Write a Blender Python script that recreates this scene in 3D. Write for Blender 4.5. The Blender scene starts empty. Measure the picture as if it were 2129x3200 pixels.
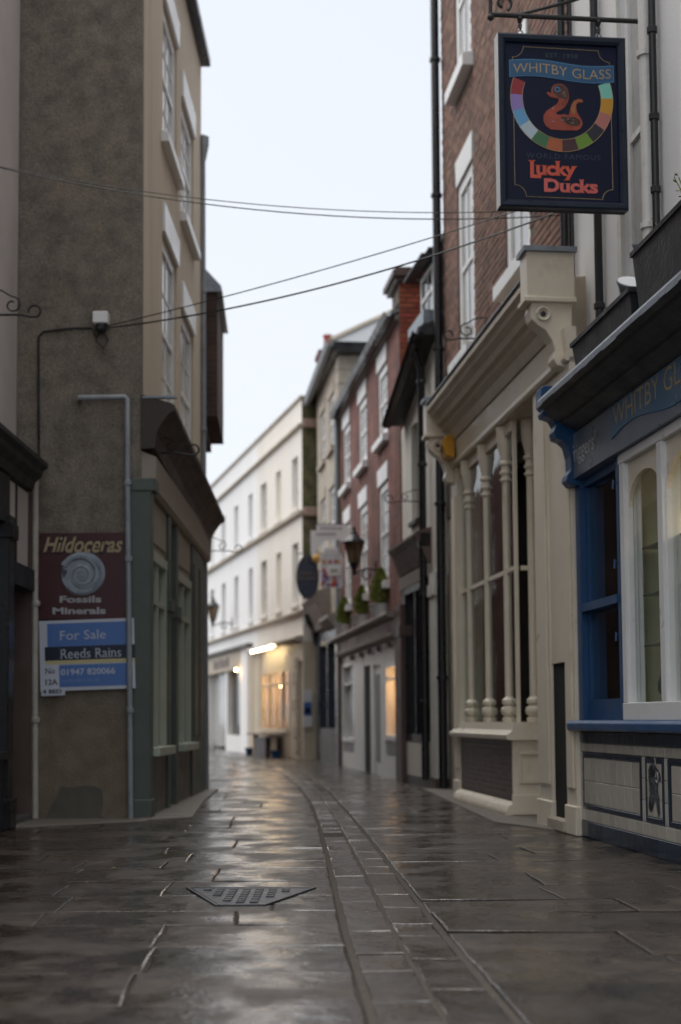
import bpy, bmesh, math, random
from mathutils import Vector, Matrix

random.seed(11)
R = math.radians
scene = bpy.context.scene
COL = scene.collection

# ---------------------------------------------------------------- camera
cam_data = bpy.data.cameras.new('camera')
cam = bpy.data.objects.new('camera', cam_data)
COL.objects.link(cam)
cam_data.sensor_fit = 'VERTICAL'
cam_data.sensor_height = 36.0
cam_data.lens = 50.0
cam_data.shift_y = 0.10504
cam_data.clip_start = 0.1
cam_data.clip_end = 2000.0
cam.matrix_world = (Matrix.Translation((0, 0, 0.89)) @ Matrix.Rotation(R(94.0), 4, 'X') @ Matrix.Rotation(R(-0.4), 4, 'Z'))
cam_data.dof.use_dof = True
cam_data.dof.focus_distance = 7.9
cam_data.dof.aperture_fstop = 1.6
scene.camera = cam

# ---------------------------------------------------------------- sky, sun, exposure
SUN_EL, SUN_ROT = 68.0, 300.0
world = bpy.data.worlds.new('World')
scene.world = world
world.use_nodes = True
wn, wl = world.node_tree.nodes, world.node_tree.links
for n in list(wn):
    wn.remove(n)
sky = wn.new('ShaderNodeTexSky')
sky.sky_type = 'NISHITA'
sky.sun_disc = False
sky.sun_elevation = R(SUN_EL)
sky.sun_rotation = R(SUN_ROT)
sky.air_density = 1.0
sky.dust_density = 2.0
hsv = wn.new('ShaderNodeHueSaturation')
hsv.inputs['Saturation'].default_value = 0.22
cloud = wn.new('ShaderNodeMix')
cloud.data_type = 'RGBA'
cloud.inputs[0].default_value = 0.70            # an even overcast sheet over the clear sky
cloud.inputs[7].default_value = (7.45, 7.9, 8.65, 1)
bg = wn.new('ShaderNodeBackground')
bg.inputs['Strength'].default_value = 0.055
wo = wn.new('ShaderNodeOutputWorld')
wl.new(sky.outputs[0], hsv.inputs['Color'])
wl.new(hsv.outputs[0], cloud.inputs[6])
wl.new(cloud.outputs[2], bg.inputs['Color'])
wl.new(bg.outputs[0], wo.inputs['Surface'])

sun_data = bpy.data.lights.new('sun', 'SUN')
sun_data.energy = 1.5
sun_data.angle = R(90)
sun_data.color = (1.0, 0.96, 0.9)
sun = bpy.data.objects.new('sun', sun_data)
COL.objects.link(sun)
_d = Vector((math.sin(R(SUN_ROT)) * math.cos(R(SUN_EL)), math.cos(R(SUN_ROT)) * math.cos(R(SUN_EL)), math.sin(R(SUN_EL))))
sun.rotation_euler = _d.to_track_quat('Z', 'Y').to_euler()
sun.location = (0, 0, 30)

scene.view_settings.view_transform = 'Standard'
scene.view_settings.look = 'None'
scene.view_settings.exposure = 1.30
scene.view_settings.gamma = 1.0
scene.view_settings.use_curve_mapping = False
scene.render.engine = 'CYCLES'
scene.cycles.use_denoising = True
scene.cycles.max_bounces = 10
scene.cycles.diffuse_bounces = 5
scene.cycles.transparent_max_bounces = 16

# ---------------------------------------------------------------- materials
def lin(r, g, b):
    f = lambda c: (c / 255 / 12.92) if c / 255 <= 0.04045 else ((c / 255 + 0.055) / 1.055) ** 2.4
    return (f(r), f(g), f(b))

MATS = {}
def mat(name, col, rough=0.6, var=0.14, vscale=5.0, bump=0.15, bscale=45.0, metal=0.0, dirt=None, streak=False,
        rand=0.0, island=False, spec=0.5, rvar=0.12, fine=0.0):
    """paint / plaster / metal with broken-up colour, dirt patches, roughness variation and fine relief"""
    m = bpy.data.materials.new(name); m.use_nodes = True
    N, L = m.node_tree.nodes, m.node_tree.links
    b = N['Principled BSDF']
    b.inputs['Metallic'].default_value = metal
    b.inputs['Specular IOR Level'].default_value = spec
    tc = N.new('ShaderNodeTexCoord')
    mp = N.new('ShaderNodeMapping')
    L.new(tc.outputs['Object'], mp.inputs['Vector'])
    if streak:
        mp.inputs['Scale'].default_value = (1.0, 1.0, 0.12)
    n1 = N.new('ShaderNodeTexNoise'); n1.inputs['Scale'].default_value = vscale
    n1.inputs['Detail'].default_value = 6; n1.inputs['Roughness'].default_value = 0.62
    L.new(mp.outputs[0], n1.inputs['Vector'])
    cr = N.new('ShaderNodeValToRGB')
    cr.color_ramp.elements[0].position = 0.30; cr.color_ramp.elements[1].position = 0.70
    cr.color_ramp.elements[0].color = tuple(c * (1 - var) for c in col) + (1,)
    cr.color_ramp.elements[1].color = tuple(min(1, c * (1 + var)) for c in col) + (1,)
    L.new(n1.outputs['Fac'], cr.inputs['Fac'])
    out = cr.outputs['Color']
    if dirt:
        dcol, dscale, lo, hi, amt = dirt
        n2 = N.new('ShaderNodeTexNoise'); n2.inputs['Scale'].default_value = dscale
        n2.inputs['Detail'].default_value = 8; n2.inputs['Roughness'].default_value = 0.7
        L.new(mp.outputs[0], n2.inputs['Vector'])
        mr = N.new('ShaderNodeMapRange'); mr.inputs[1].default_value = lo; mr.inputs[2].default_value = hi
        mr.inputs[4].default_value = amt
        L.new(n2.outputs['Fac'], mr.inputs[0])
        mx = N.new('ShaderNodeMix'); mx.data_type = 'RGBA'
        L.new(mr.outputs[0], mx.inputs[0]); L.new(out, mx.inputs[6]); mx.inputs[7].default_value = tuple(dcol) + (1,)
        out = mx.outputs[2]
    if fine:
        n4 = N.new('ShaderNodeTexNoise'); n4.inputs['Scale'].default_value = 130; n4.inputs['Detail'].default_value = 2
        L.new(tc.outputs['Object'], n4.inputs['Vector'])
        ff = N.new('ShaderNodeMapRange'); ff.inputs[1].default_value = .3; ff.inputs[2].default_value = .7
        ff.inputs[3].default_value = 1 - fine; ff.inputs[4].default_value = 1 + fine
        L.new(n4.outputs['Fac'], ff.inputs[0])
        hs0 = N.new('ShaderNodeHueSaturation'); L.new(ff.outputs[0], hs0.inputs['Value']); L.new(out, hs0.inputs['Color'])
        out = hs0.outputs[0]
    if rand:
        oi = N.new('ShaderNodeObjectInfo')
        val = oi.outputs['Random']
        if island:
            ge = N.new('ShaderNodeNewGeometry')
            ad = N.new('ShaderNodeMath'); ad.operation = 'ADD'
            L.new(val, ad.inputs[0]); L.new(ge.outputs['Random Per Island'], ad.inputs[1])
            fr = N.new('ShaderNodeMath'); fr.operation = 'FRACT'; L.new(ad.outputs[0], fr.inputs[0])
            val = fr.outputs[0]
        m2 = N.new('ShaderNodeMapRange'); m2.inputs[3].default_value = 1 - rand; m2.inputs[4].default_value = 1 + rand
        L.new(val, m2.inputs[0])
        mh = N.new('ShaderNodeMapRange'); mh.inputs[3].default_value = 0.5 - rand * 0.035; mh.inputs[4].default_value = 0.5 + rand * 0.035
        sx = N.new('ShaderNodeMath'); sx.operation = 'MULTIPLY'; sx.inputs[1].default_value = 7.31
        fx = N.new('ShaderNodeMath'); fx.operation = 'FRACT'
        L.new(val, sx.inputs[0]); L.new(sx.outputs[0], fx.inputs[0]); L.new(fx.outputs[0], mh.inputs[0])
        hs = N.new('ShaderNodeHueSaturation')
        L.new(m2.outputs[0], hs.inputs['Value']); L.new(mh.outputs[0], hs.inputs['Hue']); L.new(out, hs.inputs['Color'])
        out = hs.outputs[0]
    L.new(out, b.inputs['Base Color'])
    rr = N.new('ShaderNodeMapRange'); rr.inputs[3].default_value = max(0.02, rough - rvar); rr.inputs[4].default_value = min(1, rough + rvar)
    rr.inputs[1].default_value = .3; rr.inputs[2].default_value = .7
    L.new(n1.outputs['Fac'], rr.inputs[0]); L.new(rr.outputs[0], b.inputs['Roughness'])
    if bump:
        n3 = N.new('ShaderNodeTexNoise'); n3.inputs['Scale'].default_value = bscale; n3.inputs['Detail'].default_value = 4
        L.new(mp.outputs[0] if not streak else tc.outputs['Object'], n3.inputs['Vector'])
        bp = N.new('ShaderNodeBump'); bp.inputs['Strength'].default_value = bump; bp.inputs['Distance'].default_value = 0.01
        L.new(n3.outputs['Fac'], bp.inputs['Height']); L.new(bp.outputs[0], b.inputs['Normal'])
    MATS[name] = m
    return m

def glass(name, tint=(1, 1, 1), refl=1.0):
    m = bpy.data.materials.new(name); m.use_nodes = True
    N, L = m.node_tree.nodes, m.node_tree.links
    for n in list(N): N.remove(n)
    o = N.new('ShaderNodeOutputMaterial'); mx = N.new('ShaderNodeMixShader')
    t = N.new('ShaderNodeBsdfTransparent'); t.inputs['Color'].default_value = tuple(tint) + (1,)
    g = N.new('ShaderNodeBsdfGlossy'); g.inputs['Roughness'].default_value = 0.03
    f = N.new('ShaderNodeFresnel'); f.inputs['IOR'].default_value = 1.5
    tc = N.new('ShaderNodeTexCoord'); nz = N.new('ShaderNodeTexNoise'); nz.inputs['Scale'].default_value = 2.2
    bp = N.new('ShaderNodeBump'); bp.inputs['Strength'].default_value = 0.06; bp.inputs['Distance'].default_value = 0.02
    L.new(tc.outputs['Object'], nz.inputs['Vector']); L.new(nz.outputs['Fac'], bp.inputs['Height'])
    L.new(bp.outputs[0], g.inputs['Normal'])
    mu = N.new('ShaderNodeMath'); mu.operation = 'MULTIPLY'; mu.inputs[1].default_value = refl; mu.use_clamp = True
    gm = N.new('ShaderNodeNewGeometry'); inv = N.new('ShaderNodeMath'); inv.operation = 'SUBTRACT'; inv.inputs[0].default_value = 1
    L.new(gm.outputs['Backfacing'], inv.inputs[1])          # a thin pane: reflect at its outer face only
    m3 = N.new('ShaderNodeMath'); m3.operation = 'MULTIPLY'; L.new(f.outputs[0], mu.inputs[0])
    L.new(mu.outputs[0], m3.inputs[0]); L.new(inv.outputs[0], m3.inputs[1]); L.new(m3.outputs[0], mx.inputs[0])
    L.new(t.outputs[0], mx.inputs[1]); L.new(g.outputs[0], mx.inputs[2]); L.new(mx.outputs[0], o.inputs['Surface'])
    MATS[name] = m
    return m

def emit(name, col, strength):
    m = bpy.data.materials.new(name); m.use_nodes = True
    b = m.node_tree.nodes['Principled BSDF']
    b.inputs['Base Color'].default_value = tuple(col) + (1,)
    b.inputs['Emission Color'].default_value = tuple(col) + (1,)
    b.inputs['Emission Strength'].default_value = strength
    MATS[name] = m
    return m

def brick_mat(name, c1, c2, mortar, rough=.85, axes='xz', bw=.225, bh=.075, dirt=None):
    """brickwork too far off to tell the bricks apart"""
    m = bpy.data.materials.new(name); m.use_nodes = True
    N, L = m.node_tree.nodes, m.node_tree.links
    b = N['Principled BSDF']; b.inputs['Roughness'].default_value = rough
    tc = N.new('ShaderNodeTexCoord'); sp = N.new('ShaderNodeSeparateXYZ'); cb = N.new('ShaderNodeCombineXYZ')
    L.new(tc.outputs['Object'], sp.inputs[0])
    ad = N.new('ShaderNodeMath'); ad.operation = 'ADD'
    L.new(sp.outputs['X'], ad.inputs[0]); L.new(sp.outputs['Y'], ad.inputs[1])
    L.new(ad.outputs[0], cb.inputs['X']); L.new(sp.outputs['Z'], cb.inputs['Y'])
    br = N.new('ShaderNodeTexBrick'); br.inputs['Scale'].default_value = 1.0
    br.inputs['Brick Width'].default_value = bw; br.inputs['Row Height'].default_value = bh
    br.inputs['Mortar Size'].default_value = 0.006; br.inputs['Mortar Smooth'].default_value = .2
    br.inputs['Color1'].default_value = tuple(c1) + (1,); br.inputs['Color2'].default_value = tuple(c2) + (1,)
    br.inputs['Mortar'].default_value = tuple(mortar) + (1,)
    L.new(cb.outputs[0], br.inputs['Vector'])
    n1 = N.new('ShaderNodeTexNoise'); n1.inputs['Scale'].default_value = 1.3; n1.inputs['Detail'].default_value = 8
    L.new(tc.outputs['Object'], n1.inputs['Vector'])
    mr = N.new('ShaderNodeMapRange'); mr.inputs[1].default_value = .3; mr.inputs[2].default_value = .7
    mr.inputs[3].default_value = .50; mr.inputs[4].default_value = 1.30
    L.new(n1.outputs['Fac'], mr.inputs[0])
    hs = N.new('ShaderNodeHueSaturation'); L.new(br.outputs['Color'], hs.inputs['Color']); L.new(mr.outputs[0], hs.inputs['Value'])
    L.new(hs.outputs[0], b.inputs['Base Color'])
    bp = N.new('ShaderNodeBump'); bp.inputs['Strength'].default_value = .5; bp.inputs['Distance'].default_value = .01
    iv = N.new('ShaderNodeMath'); iv.operation = 'SUBTRACT'; iv.inputs[0].default_value = 1
    L.new(br.outputs['Fac'], iv.inputs[1]); L.new(iv.outputs[0], bp.inputs['Height']); L.new(bp.outputs[0], b.inputs['Normal'])
    MATS[name] = m
    return m

def gable_mat():
    """old roughcast: grey-brown, with tan patches where the skin is thin and a tan repair coat at the foot"""
    m = mat('roughcast', (.182, .158, .128), .9, .30, 6, 1.0, 50, fine=.5, spec=.2,
            dirt=((.22, .178, .13), 1.5, .53, .68, .55))
    N, L = m.node_tree.nodes, m.node_tree.links
    b = N['Principled BSDF']
    src = b.inputs['Base Color'].links[0].from_socket
    tc = N.new('ShaderNodeTexCoord'); sp = N.new('ShaderNodeSeparateXYZ'); L.new(tc.outputs['Object'], sp.inputs[0])
    nz = N.new('ShaderNodeTexNoise'); nz.inputs['Scale'].default_value = 1.6; nz.inputs['Detail'].default_value = 6
    L.new(tc.outputs['Object'], nz.inputs['Vector'])
    a = N.new('ShaderNodeMath'); a.operation = 'MULTIPLY_ADD'; a.inputs[1].default_value = 2.4
    L.new(nz.outputs['Fac'], a.inputs[0]); L.new(sp.outputs['Z'], a.inputs[2])
    mr = N.new('ShaderNodeMapRange'); mr.inputs[1].default_value = 2.3; mr.inputs[2].default_value = 3.3
    mr.inputs[3].default_value = .85; mr.inputs[4].default_value = 0
    L.new(a.outputs[0], mr.inputs[0])
    n5 = N.new('ShaderNodeTexNoise'); n5.inputs['Scale'].default_value = 7; n5.inputs['Detail'].default_value = 6
    L.new(tc.outputs['Object'], n5.inputs['Vector'])
    cr = N.new('ShaderNodeValToRGB')
    cr.color_ramp.elements[0].position = .3; cr.color_ramp.elements[1].position = .7
    cr.color_ramp.elements[0].color = (.15, .118, .085, 1); cr.color_ramp.elements[1].color = (.22, .178, .13, 1)
    L.new(n5.outputs['Fac'], cr.inputs['Fac'])
    mx = N.new('ShaderNodeMix'); mx.data_type = 'RGBA'
    L.new(mr.outputs[0], mx.inputs[0]); L.new(src, mx.inputs[6]); L.new(cr.outputs[0], mx.inputs[7])
    L.new(mx.outputs[2], b.inputs['Base Color'])
    return m

def flag_mat():
    """worn sandstone flags, wet: dark, streaked, with glossy film where water lies"""
    m = bpy.data.materials.new('wet_flagstone'); m.use_nodes = True
    N, L = m.node_tree.nodes, m.node_tree.links
    b = N['Principled BSDF']
    ge = N.new('ShaderNodeNewGeometry')
    oi = N.new('ShaderNodeObjectInfo')
    sh = N.new('ShaderNodeVectorMath'); sh.operation = 'MULTIPLY_ADD'
    sh.inputs[1].default_value = (37, 53, 11)
    cx = N.new('ShaderNodeCombineXYZ')
    ad = N.new('ShaderNodeMath'); ad.operation = 'ADD'
    L.new(oi.outputs['Random'], ad.inputs[0]); L.new(ge.outputs['Random Per Island'], ad.inputs[1])
    fr = N.new('ShaderNodeMath'); fr.operation = 'FRACT'; L.new(ad.outputs[0], fr.inputs[0])
    for i in range(3): L.new(fr.outputs[0], cx.inputs[i])
    L.new(cx.outputs[0], sh.inputs[0]); L.new(ge.outputs['Position'], sh.inputs[2])
    mp = N.new('ShaderNodeMapping'); mp.inputs['Scale'].default_value = (1.0, 1.1, 1)
    L.new(sh.outputs[0], mp.inputs[0])
    n1 = N.new('ShaderNodeTexNoise'); n1.inputs['Scale'].default_value = 4.5; n1.inputs['Detail'].default_value = 10; n1.inputs['Roughness'].default_value = .74
    L.new(mp.outputs[0], n1.inputs['Vector'])
    cr = N.new('ShaderNodeValToRGB'); e = cr.color_ramp.elements
    e[0].position = .30; e[0].color = (.010, .007, .0052, 1); e[1].position = .70; e[1].color = (.066, .050, .037, 1)
    L.new(n1.outputs['Fac'], cr.inputs['Fac'])
    hv = N.new('ShaderNodeMapRange'); hv.inputs[3].default_value = .62; hv.inputs[4].default_value = 1.35
    L.new(fr.outputs[0], hv.inputs[0])
    hs = N.new('ShaderNodeHueSaturation'); L.new(cr.outputs[0], hs.inputs['Color']); L.new(hv.outputs[0], hs.inputs['Value'])
    L.new(hs.outputs[0], b.inputs['Base Color'])
    n2 = N.new('ShaderNodeTexNoise'); n2.inputs['Scale'].default_value = 2.2; n2.inputs['Detail'].default_value = 9; n2.inputs['Roughness'].default_value = .68
    mp2 = N.new('ShaderNodeMapping'); mp2.inputs['Scale'].default_value = (1.1, .9, 1)
    L.new(ge.outputs['Position'], mp2.inputs[0]); L.new(mp2.outputs[0], n2.inputs['Vector'])
    rr = N.new('ShaderNodeMapRange'); rr.inputs[1].default_value = .42; rr.inputs[2].default_value = .58
    rr.inputs[3].default_value = .16; rr.inputs[4].default_value = .52
    L.new(n2.outputs['Fac'], rr.inputs[0]); L.new(rr.outputs[0], b.inputs['Roughness'])
    b.inputs['Specular IOR Level'].default_value = .4
    n3 = N.new('ShaderNodeTexNoise'); n3.inputs['Scale'].default_value = 7; n3.inputs['Detail'].default_value = 7; n3.inputs['Roughness'].default_value = .6
    L.new(mp.outputs[0], n3.inputs['Vector'])
    bp = N.new('ShaderNodeBump'); bp.inputs['Strength'].default_value = .55; bp.inputs['Distance'].default_value = .014
    L.new(n3.outputs['Fac'], bp.inputs['Height'])
    n4 = N.new('ShaderNodeTexNoise'); n4.inputs['Scale'].default_value = 42; n4.inputs['Detail'].default_value = 5
    L.new(ge.outputs['Position'], n4.inputs['Vector'])
    bp2 = N.new('ShaderNodeBump'); bp2.inputs['Strength'].default_value = .4; bp2.inputs['Distance'].default_value = .003
    L.new(n4.outputs['Fac'], bp2.inputs['Height']); L.new(bp.outputs[0], bp2.inputs['Normal'])
    L.new(bp2.outputs[0], b.inputs['Normal'])
    cw = N.new('ShaderNodeMapRange'); cw.inputs[1].default_value = .40; cw.inputs[2].default_value = .58
    cw.inputs[3].default_value = 1.0; cw.inputs[4].default_value = .1
    L.new(n2.outputs['Fac'], cw.inputs[0]); L.new(cw.outputs[0], b.inputs['Coat Weight'])
    b.inputs['Coat Roughness'].default_value = .14; b.inputs['Coat IOR'].default_value = 1.36
    L.new(bp2.outputs[0], b.inputs['Coat Normal'])
    MATS['flag'] = m
    return m

GABLE = gable_mat()
FLAG = flag_mat()
TAN = mat('tan_render', (.50, .42, .32), .85, .12, 1.3, .3, 60, dirt=((.17, .14, .10), 1.4, .52, .8, .55), streak=True)
PINKGREY = mat('pinkish_grey_render', (.52, .46, .435), .85, .08, 1.5, .25, 50, dirt=((.2, .17, .15), .9, .5, .8, .35))
WHITE_R = mat('white_render', (.70, .70, .70), .8, .05, 2, .25, 40, dirt=((.42, .41, .40), 1.6, .56, .85, .5), streak=True)
OFFWHITE_R = mat('offwhite_render', (.66, .63, .57), .8, .06, 2, .25, 40, dirt=((.35, .31, .26), 1.5, .52, .85, .55), streak=True)
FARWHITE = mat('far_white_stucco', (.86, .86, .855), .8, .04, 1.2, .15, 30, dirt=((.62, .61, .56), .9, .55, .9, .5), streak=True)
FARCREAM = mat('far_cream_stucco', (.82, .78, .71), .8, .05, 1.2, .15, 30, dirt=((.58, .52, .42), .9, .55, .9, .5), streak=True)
BAND = mat('weathered_string_course', (.44, .39, .32), .85, .2, 3, .3, 40)
CREAM = mat('cream_gloss_paint', (.72, .645, .52), .38, .06, 3, .12, 25, dirt=((.36, .28, .19), 2.6, .57, .85, .6))
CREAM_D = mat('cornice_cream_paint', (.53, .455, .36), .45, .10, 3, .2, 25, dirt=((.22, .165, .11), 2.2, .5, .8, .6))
WHITE = mat('white_gloss_paint', (.74, .74, .73), .35, .05, 3, .08, 20, dirt=((.45, .42, .38), 3, .58, .85, .5))
WHITE_OLD = mat('flaking_white_paint', (.62, .61, .58), .55, .08, 4, .3, 30, dirt=((.30, .25, .2), 3.5, .55, .75, .6))
BLUE = mat('blue_gloss_paint', (.012, .062, .165), .38, .12, 3, .1, 20, dirt=((.05, .085, .12), 5, .6, .8, .5))
FASCIA = mat('slate_blue_sign_paint', (.12, .15, .205), .34, .10, 3, .08, 20)
FASCIA_B = mat('brighter_blue_sign_paint', (.05, .14, .25), .34, .08, 3, .06, 20)
NAVY = mat('navy_gloss', (.014, .020, .042), .3, .15, 3, .08, 20)
SIGNNAVY = mat('sign_navy', (.0065, .0105, .030), .5, .12, 2, .04, 20, spec=.18)
SIGNFRAME = mat('sign_frame_dark_blue', (.008, .015, .030), .34, .12, 3, .06, 20, spec=.3)
BLACK = mat('black_gloss', (.012, .012, .014), .32, .2, 4, .15, 30)
BLACKW = mat('black_weathered_wood', (.020, .021, .024), .5, .35, 5, .35, 30, dirt=((.07, .07, .068), 4, .56, .8, .5), streak=False)
IRON = mat('black_iron', (.012, .012, .013), .55, .3, 20, .5, 120)
LEAD = mat('lead_flashing', (.24, .27, .31), .45, .25, 8, .5, 30, metal=.3)
PIPEGREY = mat('grey_pipe_paint', (.25, .27, .29), .5, .15, 6, .2, 40, dirt=((.12, .11, .1), 4, .5, .75, .6))
PIPEWHITE = mat('off_white_pipe', (.42, .39, .34), .55, .12, 6, .2, 40, dirt=((.16, .13, .1), 4, .5, .75, .7))
GREEN = mat('dull_green_paint', (.072, .090, .076), .5, .16, 4, .15, 30, dirt=((.04, .055, .04), 3, .5, .8, .6))
SAGE = mat('pale_sage_paint', (.36, .39, .32), .45, .08, 4, .12, 30, dirt=((.2, .2, .16), 3, .55, .8, .5))
TANPANEL = mat('taupe_panel_paint', (.30, .255, .205), .6, .1, 4, .15, 30)
BROWNW = mat('dark_brown_board', (.035, .021, .017), .55, .3, 5, .3, 40)
BROWN = mat('brown_painted_wood', (.10, .065, .055), .5, .2, 4, .2, 40)
DARKSTONE = mat('dark_grey_stone_panel', (.10, .095, .088), .5, .2, 5, .2, 40)
STONE = mat('weathered_sandstone', (.42, .37, .30), .85, .22, 3, .5, 25, dirt=((.22, .18, .14), 2, .5, .75, .6))
MOSSY = mat('mossy_stone', (.085, .085, .036), .95, .55, 5, .8, 25, dirt=((.20, .15, .115), 3.0, .48, .68, .85))
CONCRETE = mat('smooth_cement_patch', (.10, .092, .075), .85, .2, 6, .4, 40)
SLATE = mat('roof_slates', (.20, .215, .235), .55, .2, 6, .4, 30)
DARKSLATE = mat('dark_roof_slates', (.035, .035, .04), .5, .3, 8, .5, 30)
BRICKM = mat('old_brick', (.195, .108, .080), .9, .30, 9, .6, 50, dirt=((.125, .092, .078), 3, .5, .72, .65), rand=.30, island=True)
BRICKR = mat('red_brick', (.30, .072, .042), .9, .25, 9, .5, 50, dirt=((.16, .05, .035), 3, .5, .75, .5), rand=.25, island=True)
MORTAR = mat('mortar', (.13, .105, .085), .95, .2, 12, .5, 80)
FARBRICK = brick_mat('far_red_brick', (.235, .078, .056), (.135, .055, .046), (.19, .135, .115))
FARBRICK_D = brick_mat('far_dull_brick', (.10, .058, .045), (.075, .045, .038), (.10, .08, .07))
TILE_C = mat('cream_glazed_tile', (.46, .43, .375), .22, .08, 6, .06, 15, rand=.10, island=True, rvar=.06)
TILE_N = mat('navy_glazed_tile', (.022, .035, .058), .2, .15, 6, .06, 15, rand=.2, island=True, rvar=.06)
TILE_B = mat('brown_glazed_tile', (.085, .045, .038), .42, .2, 8, .1, 20, rand=.4, island=True, rvar=.06)
GROUT = mat('grout', (.10, .09, .08), .9, .2, 12, .2, 60)
JOINT = mat('pale_sand_joint', (.062, .051, .040), .95, .3, 14, .8, 60)
SAND = mat('sand_joint', (.034, .028, .023), .95, .3, 10, .6, 60)
CONC_PAVE = mat('smooth_cement_apron', (.15, .132, .112), .6, .14, 4, .25, 40, dirt=((.09, .078, .065), 2, .5, .75, .5))
CASTIRON = mat('cast_iron', (.085, .087, .093), .36, .3, 12, .4, 60, metal=.75)
GLASS = glass('window_glass', (.94, .96, .95))
DARKGLASS = mat('dark_window_glass', (.028, .032, .034), .06, .3, 1.5, .02, 3, rvar=.03)
CURTAIN = mat('pale_window_glass', (.42, .42, .41), .12, .25, 2.2, .02, 3, rvar=.05)
VOID = mat('painted_interior_dark', (.006, .0055, .005), .95, .2, 3, 0)  # near-black colour stands in for the darkness inside shops and doorways
OLIVE = mat('olive_cream_backboard', (.52, .50, .36), .8, .06, 2, .1, 30)
GREENWHITE = mat('pale_green_shop_lining', (.42, .44, .33), .7, .06, 2, .1, 30)
GOLD = mat('gold_paint', (.50, .36, .17), .4, .1, 6, .05, 30)
MAROON = mat('maroon_board', (.050, .0085, .0125), .42, .15, 3, .08, 30)
SKYBLUE = mat('mid_blue_board', (.075, .165, .42), .4, .05, 3, .05, 30)
DEEPNAVY = mat('dark_navy_print', (.006, .010, .035), .4, .1, 3, .05, 30)
PRINTWHITE = mat('white_board', (.50, .53, .60), .4, .05, 3, .05, 30)
GREYPRINT = mat('grey_lettering', (.36, .36, .38), .5, .08, 4, .05, 30)
YELLOWPRINT = mat('pale_yellow_print', (.52, .46, .24), .4, .05, 3, .05, 30)
BLACKPRINT = mat('black_print', (.01, .01, .012), .5, .1, 4, .05, 30)
AMMON = mat('silver_blue_fossil_print', (.27, .31, .36), .5, .25, 9, .3, 60)
AMMON_D = mat('dark_grey_fossil_print', (.06, .075, .09), .6, .2, 9, .2, 60)
FADED = mat('faded_teal_lettering', (.022, .038, .058), .5, .08, 4, .03, 30)
ORANGERED = mat('orange_red_lettering', (.55, .075, .035), .42, .06, 4, .03, 30)
SALMON = mat('salmon_red_lettering', (.55, .10, .08), .42, .06, 4, .03, 30)
DUCKRED = mat('red_orange_duck_print', (.27, .042, .018), .35, .35, 9, .05, 30)
DUCKDARK = mat('dark_amber_duck_print', (.060, .018, .010), .35, .4, 12, .05, 30)
DUCKAMBER = mat('amber_duck_print', (.30, .11, .030), .35, .3, 9, .05, 30)
BANNER = mat('banner_blue', (.010, .075, .165), .38, .08, 4, .03, 30)
BANNEREDGE = mat('banner_edge_blue', (.055, .19, .36), .4, .06, 4, .03, 30)
LEAF = mat('conifer_green', (.19, .22, .045), .7, .35, 8, 0, rand=.35, island=True)
LEAF2 = mat('fresh_weed_green', (.16, .20, .035), .6, .3, 8, 0, rand=.3, island=True)
SOIL = mat('soil', (.03, .022, .016), .95, .3, 12, .6, 40)
BARK = mat('bark', (.06, .042, .03), .95, .3, 12, .6, 40)
GALV = mat('galvanised_tub', (.60, .60, .60), .45, .12, 6, .2, 30, metal=.3)
AMBERBOX = mat('amber_plastic', (.62, .30, .02), .35, .06, 4, .03, 30)
PINKFASCIA = mat('dusty_pink_fascia', (.36, .23, .215), .5, .08, 4, .1, 30)
GREYTRIM = mat('grey_brown_trim', (.26, .225, .20), .6, .14, 4, .2, 30)
PALEGREYWOOD = mat('pale_grey_shopfront_paint', (.78, .78, .76), .45, .06, 3, .1, 30)
MIDGREY = mat('mid_grey_panel', (.24, .24, .245), .5, .1, 4, .1, 30)
CREAMFAR = mat('warm_cream_shopfront', (.60, .52, .40), .6, .08, 3, .15, 30)
LAMPGLASS = mat('smoked_lantern_glass', (.16, .11, .065), .15, .2, 6, .05, 20)

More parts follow.
